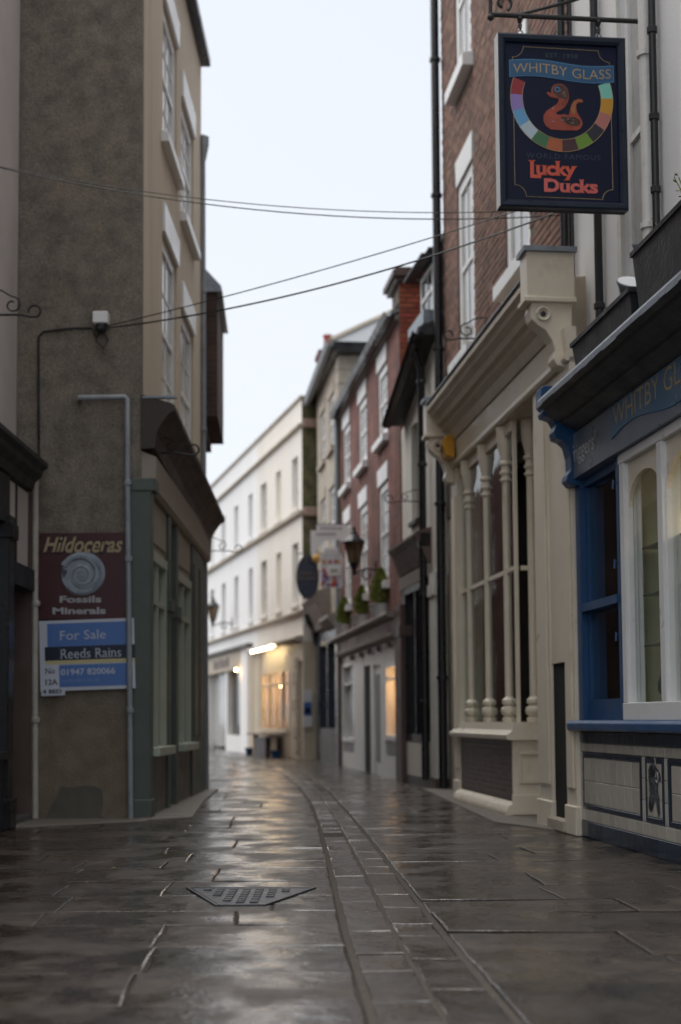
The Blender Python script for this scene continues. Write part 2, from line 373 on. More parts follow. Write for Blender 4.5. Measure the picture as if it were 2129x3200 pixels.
# ---------------------------------------------------------------- mesh helpers
class MB:
    """collects shapes; build() links them as one mesh object"""
    def __init__(s): s.v = []; s.f = []
    def quad(s, *p):
        i = len(s.v); s.v += [tuple(q) for q in p]; s.f.append(tuple(range(i, i + len(p)))); return s
    def box(s, x0, x1, y0, y1, z0, z1):
        if x0 > x1: x0, x1 = x1, x0
        if y0 > y1: y0, y1 = y1, y0
        if z0 > z1: z0, z1 = z1, z0
        i = len(s.v)
        s.v += [(x0,y0,z0),(x1,y0,z0),(x1,y1,z0),(x0,y1,z0),(x0,y0,z1),(x1,y0,z1),(x1,y1,z1),(x0,y1,z1)]
        s.f += [tuple(i + k for k in q) for q in ((0,3,2,1),(4,5,6,7),(0,1,5,4),(1,2,6,5),(2,3,7,6),(3,0,4,7))]
        return s
    def sweep(s, prof, x0, x1, dz0=0.0, dz1=0.0, dy0=0.0, dy1=0.0):
        """profile of (y, z) points extruded along x"""
        n = len(prof); i = len(s.v)
        s.v += [(x0, y + dy0, z + dz0) for y, z in prof] + [(x1, y + dy1, z + dz1) for y, z in prof]
        for k in range(n):
            s.f.append((i + k, i + (k + 1) % n, i + n + (k + 1) % n, i + n + k))
        s.f.append(tuple(range(i, i + n))[::-1]); s.f.append(tuple(range(i + n, i + 2 * n)))
        return s
    def plate(s, poly, y0, y1):
        """outline of (x, z) points extruded along y"""
        n = len(poly); i = len(s.v)
        s.v += [(x, y0, z) for x, z in poly] + [(x, y1, z) for x, z in poly]
        for k in range(n):
            s.f.append((i + k, i + (k + 1) % n, i + n + (k + 1) % n, i + n + k))
        s.f.append(tuple(range(i, i + n))[::-1]); s.f.append(tuple(range(i + n, i + 2 * n)))
        return s
    def slab(s, poly, z0, z1):
        """outline of (x, y) points extruded along z"""
        n = len(poly); i = len(s.v)
        s.v += [(x, y, z0) for x, y in poly] + [(x, y, z1) for x, y in poly]
        for k in range(n):
            s.f.append((i + k, i + (k + 1) % n, i + n + (k + 1) % n, i + n + k))
        s.f.append(tuple(range(i, i + n))[::-1]); s.f.append(tuple(range(i + n, i + 2 * n)))
        return s
    def tube(s, pts, r, n=8):
        pts = [Vector(p) for p in pts]; rings = []
        rad = r if isinstance(r, (list, tuple)) else [r] * len(pts)
        up = None
        for k, p in enumerate(pts):
            t = (pts[min(k + 1, len(pts) - 1)] - pts[max(k - 1, 0)]).normalized()
            if up is None:
                up = Vector((0, 0, 1)) if abs(t.z) < .9 else Vector((0, 1, 0))
            a = t.cross(up)
            if a.length < 1e-4: a = t.cross(Vector((1, 0, 0)))
            a.normalize(); b = a.cross(t).normalized(); up = b
            i = len(s.v)
            for j in range(n):
                w = 2 * math.pi * j / n
                s.v.append(tuple(p + (a * math.cos(w) + b * math.sin(w)) * rad[k]))
            rings.append(i)
        for q in range(len(rings) - 1):
            i, i2 = rings[q], rings[q + 1]
            for j in range(n):
                s.f.append((i + j, i + (j + 1) % n, i2 + (j + 1) % n, i2 + j))
        s.f.append(tuple(rings[0] + j for j in range(n))[::-1]); s.f.append(tuple(rings[-1] + j for j in range(n)))
        return s
    def lathe(s, prof, c=(0, 0, 0), n=16, axis='z'):
        rings = []
        for r, h in prof:
            i = len(s.v)
            for j in range(n):
                w = 2 * math.pi * j / n
                x, y = r * math.cos(w), r * math.sin(w)
                p = (x, y, h) if axis == 'z' else ((x, h, y) if axis == 'y' else (h, x, y))
                s.v.append((c[0] + p[0], c[1] + p[1], c[2] + p[2]))
            rings.append(i)
        for q in range(len(rings) - 1):
            i, i2 = rings[q], rings[q + 1]
            for j in range(n):
                s.f.append((i + j, i + (j + 1) % n, i2 + (j + 1) % n, i2 + j))
        s.f.append(tuple(rings[0] + j for j in range(n))[::-1]); s.f.append(tuple(rings[-1] + j for j in range(n)))
        return s
    def ball(s, c, r, n=10, sz=1.0):
        return s.lathe([(max(1e-4, r * math.sin(math.pi * k / n)), -r * sz * math.cos(math.pi * k / n)) for k in range(n + 1)], c, n + 2)
    def mesh(s, name, bevel=0.0, smooth=False):
        me = bpy.data.meshes.new(name)
        bm = bmesh.new()
        vs = [bm.verts.new(p) for p in s.v]
        for f in s.f:
            try: bm.faces.new([vs[k] for k in f])
            except ValueError: pass
        if bevel:
            bmesh.ops.remove_doubles(bm, verts=bm.verts, dist=1e-5)
            ed = [e for e in bm.edges if len(e.link_faces) == 2 and e.calc_face_angle(0) > .5]
            bmesh.ops.bevel(bm, geom=ed, offset=bevel, segments=1, affect='EDGES', clamp_overlap=True)
        bmesh.ops.recalc_face_normals(bm, faces=bm.faces)
        if smooth:
            for f in bm.faces: f.smooth = True
        bm.to_mesh(me); bm.free()
        if smooth:
            me.set_sharp_from_angle(angle=R(40))
        return me
    def build(s, name, m, parent=None, bevel=0.0, smooth=False, label=None):
        return obj(name, s.mesh(name, bevel, smooth), m, parent, label)

def obj(name, me, m, parent=None, label=None):
    o = bpy.data.objects.new(name, me); COL.objects.link(o)
    if m and not me.materials: me.materials.append(m)
    if parent: o.parent = parent
    if label: o['label'] = label
    return o

def thing(name, label, cat, loc=(0, 0, 0), rz=0.0, group=None):
    o = bpy.data.objects.new(name, None); COL.objects.link(o)
    o.empty_display_size = .2
    o.location = loc; o.rotation_euler = (0, 0, rz)
    o['label'] = label; o['category'] = cat
    if group: o['group'] = group
    return o

def tag(o, label, cat, group=None):
    o['label'] = label; o['category'] = cat
    if group: o['group'] = group
    return o

def bar(name, m, parent, *boxes, bevel=0.0, label=None):
    mb = MB()
    for b in boxes: mb.box(*b)
    return mb.build(name, m, parent, bevel, label=label)

def bars(name, m, parent, *boxes, bevel=0.0):
    for b in boxes: bar(name, m, parent, b, bevel=bevel)

class Plan:
    """a facade: x runs along it from A to B, y out into the street, z up"""
    def __init__(s, A, B):
        s.A = Vector(A); d = Vector(B) - s.A; s.L = d.length; s.rz = math.atan2(d.y, d.x)
        s.t = d.normalized(); s.n = Vector((-s.t.y, s.t.x))
    def at(s, x, y, z=0.0):
        p = s.A + s.t * x + s.n * y
        return Vector((p.x, p.y, z))

def facade(mb, x0, x1, z0, z1, holes=(), y=0.0, reveal=.14, back=.9, top=True):
    """wall skin with real openings and reveals; closed at both ends and on top"""
    xs = sorted({x0, x1} | {v for h in holes for v in h[:2] if x0 < v < x1})
    zs = sorted({z0, z1} | {v for h in holes for v in h[2:4] if z0 < v < z1})
    for a, b in zip(xs, xs[1:]):
        for c, d in zip(zs, zs[1:]):
            mx, mz = (a + b) / 2, (c + d) / 2
            if any(h[0] < mx < h[1] and h[2] < mz < h[3] for h in holes): continue
            mb.quad((a, y, c), (b, y, c), (b, y, d), (a, y, d))
    for h in holes:
        a, b, c, d = h[:4]; q = y - reveal
        mb.quad((a, y, c), (a, q, c), (a, q, d), (a, y, d)); mb.quad((b, y, c), (b, q, c), (b, q, d), (b, y, d))
        mb.quad((a, y, d), (b, y, d), (b, q, d), (a, q, d)); mb.quad((a, y, c), (b, y, c), (b, q, c), (a, q, c))
    q = y - back
    mb.quad((x0, y, z0), (x0, q, z0), (x0, q, z1), (x0, y, z1)); mb.quad((x1, y, z0), (x1, q, z0), (x1, q, z1), (x1, y, z1))
    if top: mb.quad((x0, y, z1), (x1, y, z1), (x1, q, z1), (x0, q, z1))
    return mb

def window(root, x0, x1, z0, z1, y, fm, pane=None, cols=2, rows=2, fw=.055, rail=.045, barw=.02, depth=.06,
           sill=None, lintel=None, name='window', label=None, wy=None):
    """sash window: frame mesh with panes, sill and lintel as its pieces; rows are split between two sashes; wy = wall face"""
    pane = pane or DARKGLASS
    wy = y + .1 if wy is None else wy
    mb = MB(); q = y - depth
    mb.box(x0, x0 + fw, q, y, z0, z1); mb.box(x1 - fw, x1, q, y, z0, z1)
    mb.box(x0 + fw, x1 - fw, q, y, z1 - fw, z1); mb.box(x0 + fw, x1 - fw, q, y, z0, z0 + fw)
    zm = (z0 + z1) / 2
    cells = []
    ax, bx = x0 + fw, x1 - fw
    halves = [(z0 + fw, zm - rail / 2), (zm + rail / 2, z1 - fw)] if rows > 1 else [(z0 + fw, z1 - fw)]
    if rows > 1: mb.box(ax, bx, q + .012, y - .004, zm - rail / 2, zm + rail / 2)
    rh = max(1, rows // 2)
    for (c, d) in halves:
        for k in range(1, cols):
            xx = ax + (bx - ax) * k / cols
            mb.box(xx - barw / 2, xx + barw / 2, q + .02, y - .012, c, d)
        for k in range(1, rh):
            zz = c + (d - c) * k / rh
            mb.box(ax, bx, q + .022, y - .014, zz - barw / 2, zz + barw / 2)
        cells.append((ax, bx, c, d))
    w = mb.build(name, fm, root, label=label)
    for (a, b, c, d) in cells:
        bar('pane', pane, w, (a - .004, b + .004, y - .030, y - .024, c - .004, d + .004))
    if sill:
        sm, h, pr, ext = sill
        mb = MB(); mb.sweep([(q, z0 - .004), (wy + .02, z0 - .004), (wy + pr, z0 - .02), (wy + pr, z0 - h), (q, z0 - h)], x0 - ext, x1 + ext)
        mb.build('sill', sm, w, .004)
    if lintel:
        lm, h, pr, ext = lintel
        mb = MB()
        mb.plate([(x0 - ext * .3, z1 + .002), (x1 + ext * .3, z1 + .002), (x1 + ext, z1 + h), (x0 - ext, z1 + h)], wy - .06, wy + pr)
        mb.build('lintel', lm, w)
    return w

def copy_tree(o, parent=None):
    c = o.copy(); COL.objects.link(c); c.parent = parent
    for ch in o.children: copy_tree(ch, c)
    return c

# -------- lettering
def text_outline(body, bold=0.0, shear=0.0, serif=0.0, spacing=1.0):
    cu = bpy.data.curves.new('lettering', 'FONT'); cu.body = body; cu.size = 1.0
    cu.offset = bold; cu.shear = shear; cu.resolution_u = 3; cu.space_character = spacing
    o = bpy.data.objects.new('lettering', cu); COL.objects.link(o)
    dg = bpy.context.evaluated_depsgraph_get()
    me = o.evaluated_get(dg).to_mesh()
    v = [(p.co.x, p.co.y) for p in me.vertices]; f = [tuple(p.vertices) for p in me.polygons]
    if serif:
        cnt = {}
        for p in me.polygons:
            vs = list(p.vertices)
            for a, b in zip(vs, vs[1:] + vs[:1]): cnt[(min(a, b), max(a, b))] = cnt.get((min(a, b), max(a, b)), 0) + 1
        for (a, b), c in cnt.items():
            if c != 1: continue
            (ax, ay), (bx_, by) = v[a], v[b]
            if abs(ay - by) < .004 and .03 < abs(ax - bx_) < .2:
                x0, x1 = min(ax, bx_) - serif, max(ax, bx_) + serif
                sgn = 1 if ay < .25 else -1
                i = len(v); v += [(x0, ay), (x1, ay), (x1, ay + sgn * .045), (x0, ay + sgn * .045)]; f.append((i, i + 1, i + 2, i + 3))
    o.to_mesh_clear() if hasattr(o, 'to_mesh_clear') else None
    bpy.data.objects.remove(o); bpy.data.curves.remove(cu)
    return v, f

def lettering(parent, body, m, box, place, bold=0.0, shear=0.0, serif=0.0, spacing=1.0, warp=None, name='lettering'):
    """fit the words into box (u0, u1, w0, w1); place(u, w) gives the point on the board"""
    v, f = text_outline(body, bold, shear, serif, spacing)
    xs = [p[0] for p in v]; ys = [p[1] for p in v]
    x0, x1, y0, y1 = min(xs), max(xs), min(ys), max(ys)
    u0, u1, w0, w1 = box
    mb = MB()
    for (x, y) in v:
        a = (x - x0) / (x1 - x0); u = u0 + a * (u1 - u0); w = w0 + (y - y0) / (y1 - y0) * (w1 - w0)
        if warp: w += warp(a)
        mb.v.append(tuple(place(u, w)))
    mb.f = f
    return mb.build(name, m, parent)

def curl(c, r0, r1, a0, a1, n=26, plane='xz', y=0.0):
    """points of a spiral scroll"""
    out = []
    for k in range(n + 1):
        t = k / n; r = r0 + (r1 - r0) * t; a = R(a0 + (a1 - a0) * t)
        out.append((c[0] + r * math.cos(a), y, c[1] + r * math.sin(a)))
    return out

# ---------------------------------------------------------------- ground
def lerp_path(path, y):
    for (x0, y0), (x1, y1) in zip(path, path[1:]):
        if y <= y1: break
    t = (y - y0) / (y1 - y0); return x0 + (x1 - x0) * t
CH_L = [(.20, 1.0), (.10, 4.2), (.02, 6.0), (-.07, 8.8), (-.16, 11.5), (-.31, 15.1), (-.56, 19.0), (-.98, 23.7), (-1.75, 29.5), (-3.2, 36), (-5.6, 44)]
CH_R = [(.70, 1.0), (.51, 4.2), (.44, 5.4), (.38, 6.6), (.23, 10.0), (.12, 12.3), (-.03, 15.1), (-.24, 19.0), (-.64, 23.7), (-1.4, 29.5), (-2.85, 36), (-5.2, 44)]
def right_edge(y):
    return lerp_path([(3.05, 0), (2.15, 8.7), (1.95, 10.9), (2.0, 12.0), (1.65, 16.0), (1.45, 17.9), (1.1, 20.4), (.25, 27.4), (-.4, 31.6), (-3.9, 44.3), (-4.1, 60)], y)
def left_edge(y):
    return lerp_path([(-3.1, 0), (-3.05, 12.85), (-1.92, 12.9), (-1.90, 18.0), (-2.3, 18.1), (-3.5, 26), (-7, 34), (-9, 60)], y)

street = MB().slab([(-150, -60), (150, -60), (150, 240), (-150, 240)], -.3, -.0085).build('street', SAND)
street['kind'] = 'structure'
street['label'] = 'wet sandstone flagged lane'

def stone(mb, a, b, c, d, z, gap=.003, bev=.006, tilt=(0, 0), th=.05, jit=.006):
    """one flag: corners (x, y), worn wavering edges, chamfered arris, slightly out of level"""
    Q = [Vector(p) for p in (a, b, c, d)]; ce = sum(Q, Vector((0, 0))) / 4
    P = []
    for k in range(4):
        p, q = Q[k], Q[(k + 1) % 4]; n = 2 if (q - p).length < .5 else 3
        for t in range(n):
            w = p.lerp(q, t / n); P.append(w + Vector((random.uniform(-jit, jit), random.uniform(-jit, jit))) * (1 if t else .4))
    P = [p + (ce - p).normalized() * (gap * 1.2 + random.uniform(0, .002)) for p in P]
    I = [p + (ce - p).normalized() * (bev * 1.35 + random.uniform(0, .004)) for p in P]
    h = lambda p, dz: z + dz + (p.x - ce.x) * tilt[0] + (p.y - ce.y) * tilt[1]
    i = len(mb.v); n = len(P)
    mb.v += [(p.x, p.y, z - th) for p in P] + [(p.x, p.y, h(p, -.003)) for p in P] + [(p.x, p.y, h(p, 0)) for p in I]
    for k in range(n):
        k2 = (k + 1) % n
        mb.f += [(i + k, i + k2, i + n + k2, i + n + k), (i + n + k, i + n + k2, i + 2 * n + k2, i + 2 * n + k)]
    mb.f.append(tuple(i + 2 * n + k for k in range(n)))

MH = [(-.80, 7.60), (-.17, 7.56), (-.38, 6.93), (-.60, 6.93)]     # manhole cover outline
def split_row(y0, y1, xa, xb, lo, hi):
    xs = [xa]
    while xb - xs[-1] > hi:
        xs.append(xs[-1] + random.uniform(lo, hi))
    if xb - xs[-1] < .3 and len(xs) > 1: xs.pop()
    return xs + [xb]
near_count = 0
far = MB()
rows = []
y = 2.6
while y < 44:
    d = random.uniform(.38, .78) if y < 14 else random.uniform(.7, 1.2)
    rows.append((y, y + d)); y += d
FLAGS_NEAR = 14.0
for side in (-1, 1):
    rws = rows if side < 0 else [(a + .33, b + .33) for a, b in rows]
    for (y0, y1) in rws:
        if side < 0:
            xa0, xa1 = left_edge(y0) - .1, left_edge(y1) - .1; xb0, xb1 = lerp_path(CH_L, y0) - .022, lerp_path(CH_L, y1) - .022
            if y0 < 12.9 < y1: xa1 = xa0
        else:
            xa0, xa1 = lerp_path(CH_R, y0) + .025, lerp_path(CH_R, y1) + .025; xb0, xb1 = right_edge(y0) + .1, right_edge(y1) + .1
        if min(xb0 - xa0, xb1 - xa1) < .2: continue
        xs = split_row(y0, y1, xa0, xb0, .5, 1.25)
        sk = random.uniform(-.05, .05)
        for k, (p, q) in enumerate(zip(xs, xs[1:])):
            fa, fb = (p - xa0) / (xb0 - xa0), (q - xa0) / (xb0 - xa0)
            p1, q1 = xa1 + fa * (xb1 - xa1), xa1 + fb * (xb1 - xa1)
            if 0 < k: p1 += sk * .5
            if k < len(xs) - 2: q1 += sk * .5
            yj = lambda: random.uniform(-.012, .012)
            mb = far if y0 > FLAGS_NEAR else MB()
            c = (p + q) / 2
            flat = y0 < 7.75 and y1 > 6.8 and p < -.05 and q > -.95       # level under the iron cover
            stone(mb, (p, y0 + yj()), (q, y0 + yj()), (q1, y1 + yj()), (p1, y1 + yj()), -.002 if flat else random.uniform(-.003, .002),
                  tilt=(0, 0) if flat else (random.uniform(-.010, .010), random.uniform(-.008, .008)))
            if y0 <= FLAGS_NEAR:
                near_count += 1
                mb.build('flagstone', FLAG, street)
o = far.build('distant_flagstones', FLAG, street); o['kind'] = 'stuff'
# two-course drainage channel
far = MB()
for course in (0, 1):
    y = 2.6 + .2 * course
    while y < 43:
        l = random.uniform(.30, .62) if y < 16 else random.uniform(.5, .9)
        a, b = y, y + l
        def edge(yy, f): return lerp_path(CH_L, yy) * (1 - f) + lerp_path(CH_R, yy) * f
        f0, f1 = (.01, .485) if course == 0 else (.525, .99)
        mb = MB() if y < FLAGS_NEAR else far
        if not (course == 0 and 10.55 < a < 10.9):
            stone(mb, (edge(a, f0), a), (edge(a, f1), a), (edge(b, f1), b), (edge(b, f0), b),
                  -.003 + random.uniform(-.0015, .0015), gap=.003, bev=.004, jit=.003, tilt=((.015 if course else -.015) * -1 + random.uniform(-.010, .010), random.uniform(-.012, .012)))
            if y < FLAGS_NEAR: mb.build('channel_stone', FLAG, street)
        y = b
o = far.build('distant_channel_stones', FLAG, street); o['kind'] = 'stuff'
for path, side in ((CH_L, -1), (CH_R, 1)):
    js_ = MB(); ys = [2.6 + .4 * k for k in range(90)]
    for y0, y1 in zip(ys, ys[1:]):
        a, b = lerp_path(path, y0), lerp_path(path, y1)
        w0, w1 = .008, .022
        p0, p1 = (-w1, w0) if side < 0 else (-w0, w1)
        js_.quad((a + p0, y0, -.0045), (a + p1, y0, -.0045), (b + p1, y1, -.0045), (b + p0, y1, -.0045))
    js_.build('sand_joint', JOINT, street)
js_ = MB()
for y0, y1 in zip(ys, ys[1:]):
    a = (lerp_path(CH_L, y0) + lerp_path(CH_R, y0)) / 2; b = (lerp_path(CH_L, y1) + lerp_path(CH_R, y1)) / 2
    js_.quad((a - .010, y0, -.0055), (a + .012, y0, -.0055), (b + .012, y1, -.0055), (b - .010, y1, -.0055))
js_.build('sand_joint', JOINT, street)
# cement apron along the green shopfront
ap = MB()
ap.slab([(-1.80, 12.6), (-1.35, 12.95), (-1.50, 15.6), (-1.56, 18.1), (-1.80, 18.1)], -.03, .020)
ap.build('cement_apron', CONC_PAVE, street, .006)
ap = MB(); ap.slab([(-3.05, 11.9), (-2.6, 12.05), (-1.72, 12.62), (-1.72, 12.95), (-3.05, 12.95)], -.03, .014)
ap.build('cement_apron', CONC_PAVE, street, .006)
o = MB().slab([(1.30, 12.2), (1.72, 11.2), (1.95, 10.8), (2.0, 12.6), (1.4, 18.0), (1.02, 18.0)], -.03, .013).build('cement_apron', CONC_PAVE, street, .006)

# inspection cover
mh = thing('manhole_cover', 'wedge shaped cast iron cover with rows of raised treads set in the flagstones', 'manhole cover', (-.49, 7.25, 0))
pl = [(x + .49, y - 7.25) for x, y in MH]
ce = Vector((sum(p[0] for p in pl) / 4, sum(p[1] for p in pl) / 4))
out = [tuple(ce + (Vector(p) - ce) * 1.10) for p in pl]
fr = MB()
for k in range(4):
    a, b, c, d = out[k], out[(k + 1) % 4], pl[(k + 1) % 4], pl[k]
    fr.slab([a, b, tuple(ce + (Vector(c) - ce) * 1.02), tuple(ce + (Vector(d) - ce) * 1.02)], -.03, .006)
fr.build('frame', CASTIRON, mh)
MB().slab([tuple(ce + (Vector(p) - ce) * .985) for p in pl], -.03, .004).build('plate', CASTIRON, mh)
tr = MB()
for i in range(10):
    for j in range(9):
        y = -.29 + j * .072 + .01; t = (y + .32) / .65
        xl, xr = -.11 + (-.31 + .11) * t + .03, .11 + (.32 - .11) * t - .03
        x = -.30 + i * .068
        if x < xl or x + .036 > xr or y > .27: continue
        tr.box(x, x + .040, y, y + .034, .003, .0115)
tr.build('tread_bars', CASTIRON, mh)['kind'] = 'stuff'
# gully grating in the channel
gy = thing('gully_grating', 'small dark iron drain grating sunk in the stone channel', 'drain', (-.06, 10.72, 0))
bar('frame', IRON, gy, (-.15, .12, -.17, -.14, -.05, -.008), (-.15, .12, .12, .15, -.05, -.008), (-.15, -.12, -.14, .12, -.05, -.008), (.09, .12, -.14, .12, -.05, -.008))
for k in range(4):
    bar('grate_bar', IRON, gy, (-.105 + k * .05, -.085 + k * .05, -.14, .12, -.05, -.014))

# ================================================================ RIGHT SIDE
def body(root, x0, x1, y0, y1, z0, z1, m, name='rear_wall'):
    return bar(name, m, root, (x0, x1, y0, y1, z0, z1))

def share(name, mb_size, m, parent, spots, cache={}):
    """alike pieces that share one mesh: box of size (x, y, z) placed at each spot"""
    key = (name, tuple(round(v, 4) for v in mb_size), m.name)
    if key not in cache:
        sx, sy, sz = mb_size
        me = MB().box(0, sx, 0, sy, 0, sz).mesh(name, min(.003, sx * .1, sz * .1)); me.materials.append(m); cache[key] = me
    for p in spots:
        o = obj(name, cache[key], None, parent); o.location = p
        o.rotation_euler = (random.uniform(-.004, .004), random.uniform(-.003, .003), random.uniform(-.006, .006))

# ---------------------------------------------------------------- glass shop (white upper wall, blue shopfront)
P1 = Plan((2.04, 8.66), (1.80, 10.87))
r1 = thing('shop_building', 'white rendered building with blue shopfront and cream tiled base at right edge', 'building', P1.at(0, 0), P1.rz)
holes = [(.80, 1.42, 3.75, 6.35), (-1.7, -1.05, 3.75, 6.35), (.80, 1.42, 8.0, 10.2), (-1.7, -1.05, 8.0, 10.2)]
facade(MB(), -4.5, 2.86, 3.0, 11.6, holes, y=-.2).build('wall', WHITE_R, r1)
body(r1, -4.5, 2.86, -1.15, -5, 0, 11.6, WHITE_R)
for h in holes:
    window(r1, h[0], h[1], h[2], h[3], -.225, WHITE, CURTAIN, cols=2, rows=2, fw=.07, wy=-.2, sill=(WHITE_OLD, .1, .06, .04))
for h in holes[:2]:
    bar('architrave', WHITE_OLD, r1, (h[1], h[1] + .09, -.2, -.165, h[2], h[3]), (h[0] - .09, h[0], -.2, -.165, h[2], h[3]), (h[0] - .09, h[1] + .09, -.2, -.16, h[3], h[3] + .1))
# tiled stall riser
sr = bar('stall_riser', GROUT, r1, (-4.5, 2.2, -.6, 0, 0, .79))
TT = .152
share('tile', (TT - .004, .010, .118), TILE_N, sr, [(2.05 - k * TT, 0, .002) for k in range(16)])
share('tile', (TT - .004, .009, .085), TILE_C, sr, [(2.04 - k * TT, 0, .124) for k in range(16)])
share('tile', (TT - .004, .009, .062), TILE_C, sr, [(2.04 - k * TT, 0, .635) for k in range(16)])
share('tile', (TT - .004, .010, .080), TILE_N, sr, [(2.045 - k * TT, 0, .703) for k in range(16)])
share('tile', (.10, .009, .137), TILE_C, sr, [(2.085, 0, .213 + k * .1405) for k in range(3)])
share('tile', (.062, .009, .137), TILE_C, sr, [(x, 0, .213 + k * .1405) for x in (.612, .173) for k in range(3)])
def border(x0, x1, z0=.215, z1=.628, w=.034):
    share('border_tile', (w, .011, z1 - z0), TILE_N, sr, [(x0, 0, z0), (x1 - w, 0, z0)])
    n = max(1, round((x1 - x0 - 2 * w) / .152)); l = (x1 - x0 - 2 * w) / n
    share('border_tile', (l - .003, .011, w), TILE_N, sr, [(x0 + w + k * l + .0015, 0, z) for k in range(n) for z in (z0, z1 - w)])
border(.688, 2.075); border(.245, .603); border(-1.25, .165)
share('tile', (.1605, .009, .166), TILE_C, sr, [(.728 + k * .1640, 0, .253 + j * .1695) for k in range(8) for j in range(2)])
share('tile', (.141, .009, .112), TILE_C, sr, [(.284 + k * .1445, 0, .253 + j * .1145) for k in range(2) for j in range(3)])
share('tile', (.1605, .009, .166), TILE_C, sr, [(-1.21 + k * .1640, 0, .253 + j * .1695) for k in range(8) for j in range(2)])
# painted bull's head on the small panel
def bp(u, w): return (.58 - u * .30, .25 + w * .35)
bl = MB()
bl.plate([bp(*p) for p in ((.26, .93), (.36, .99), (.52, .98), (.66, .93), (.80, .88), (.93, .80), (.96, .70), (.80, .66), (.76, .54), (.84, .36), (.86, .10), (.74, .02), (.66, .24), (.56, .32), (.46, .22), (.36, .12), (.22, .10), (.14, .17), (.15, .28), (.22, .42), (.20, .60), (.16, .74), (.18, .86))], .0105, .0125)
bl.build('painted_bull', mat('blue_grey_tile_painting', (.055, .065, .078), .25, .5, 14, .05, 30), sr)
b2 = MB()
b2.plate([bp(*p) for p in ((.24, .90), (.36, .94), (.52, .90), (.58, .80), (.46, .72), (.30, .74), (.22, .80))], .0127, .0137)
b2.plate([bp(*p) for p in ((.16, .26), (.24, .30), (.36, .24), (.40, .17), (.28, .12), (.18, .15))], .0127, .0137)
b2.plate([bp(*p) for p in ((.28, .62), (.34, .66), (.40, .62), (.34, .58))], .0127, .0137)
b2.build('painted_bull_shading', mat('dark_tile_painting', (.015, .018, .022), .25, .3, 14, .05, 30), sr)
b3 = MB(); b3.tube([(bp(.74, .74)[0] + .022 * math.cos(t * .63), .0135, bp(.74, .74)[1] + .034 * math.sin(t * .63)) for t in range(10)], .004, 5)
b3 = b3.build('painted_eye_ring', TILE_C, sr) and MB(); b3.plate([bp(*p) for p in ((.60, .96), (.66, .98), (.63, 1.06), (.57, 1.10), (.60, 1.02))], .0105, .0125)
b3.build('painted_horn', TILE_C, sr)
# sill, frames
MB().sweep([(-.2, .79), (.06, .79), (.075, .80), (.075, .845), (.05, .868), (-.2, .868)], -4.5, 2.26).build('window_sill', BLUE, r1, .004)
bw = bar('shop_window', BLUE, r1, (2.0, 2.18, -.16, .012, .868, 2.69), (1.045, 1.10, -.16, .010, .868, 2.69),
         (1.10, 2.0, -.16, -.02, .868, 1.02), (1.10, 2.0, -.16, -.02, 2.62, 2.69), (1.10, 2.0, -.15, .022, 1.675, 1.735),
         (1.96, 2.0, -.16, -.03, 1.02, 2.62), label='blue painted shop window')
bar('pane', GLASS, bw, (1.10, 2.0, -.058, -.052, 1.02, 1.675)); bar('pane', GLASS, bw, (1.10, 2.0, -.058, -.052, 1.735, 2.62))
for z in (1.45, 1.95, 2.5):
    MB().tube([(1.075, .012, z), (1.075, .035, z + .02), (1.075, .038, z - .04)], .008, 6).build('shutter_hook', BLUE, bw)
mull = [.935, .155, -.62, -1.40, -2.18]
ww = MB()
ww.box(-2.25, 1.04, -.12, .012, .868, .985); ww.box(-2.25, 1.04, -.12, .014, 2.62, 2.688)
for k, x in enumerate(mull): ww.box(x, x + .095, -.12, .010, .985, 2.62); ww.box(x - .012, x + .107, -.08, -.012, .985, 2.62)
ww = ww.build('shop_window', WHITE, r1, .004, label='white painted shop window with arched lights')
for a, b in zip(mull[1:], mull):
    a += .107; b -= .012; cx, rr = (a + b) / 2, (b - a) / 2
    arch = [(cx + rr * math.cos(R(t)), 2.31 + rr * .62 * math.sin(R(t))) for t in range(0, 181, 12)]
    m_ = MB(); m_.plate([(b, 2.625), (b, 2.31)] + arch[1:-1] + [(a, 2.31), (a, 2.625)], -.05, -.022)
    m_.build('arched_head', CREAM, ww)
    bar('pane', GLASS, ww, (a, b, -.056, -.051, .985, 2.6))
dp = MB()
dp.quad((-2.3, -.62, .9), (1.02, -.62, .9), (1.02, -.62, 2.7), (-2.3, -.62, 2.7))
dp.quad((-2.3, -.13, .9), (1.02, -.13, .9), (1.02, -.62, .9), (-2.3, -.62, .9))
dp.quad((1.02, -.13, .9), (1.02, -.62, .9), (1.02, -.62, 2.7), (1.02, -.13, 2.7))
dp.build('display_lining', OLIVE, ww)
lamp_r1 = None
bar('interior', VOID, r1, (1.06, 2.05, -1.12, -1.1, .8, 2.75), (2.05, 2.07, -1.1, -.17, .8, 2.75), (1.04, 1.06, -1.1, -.17, .8, 2.75), (1.06, 2.05, -1.1, -.17, .80, .86), (-4.5, 2.06, -1.1, -.17, 2.71, 2.75))
for z in (1.36, 1.70, 2.02):
    bar('glass_shelf', mat('shelf_glass', (.05, .07, .06), .1, .1, 5, 0), ww, (-2.2, .90, -.36, -.10, z, z + .010))
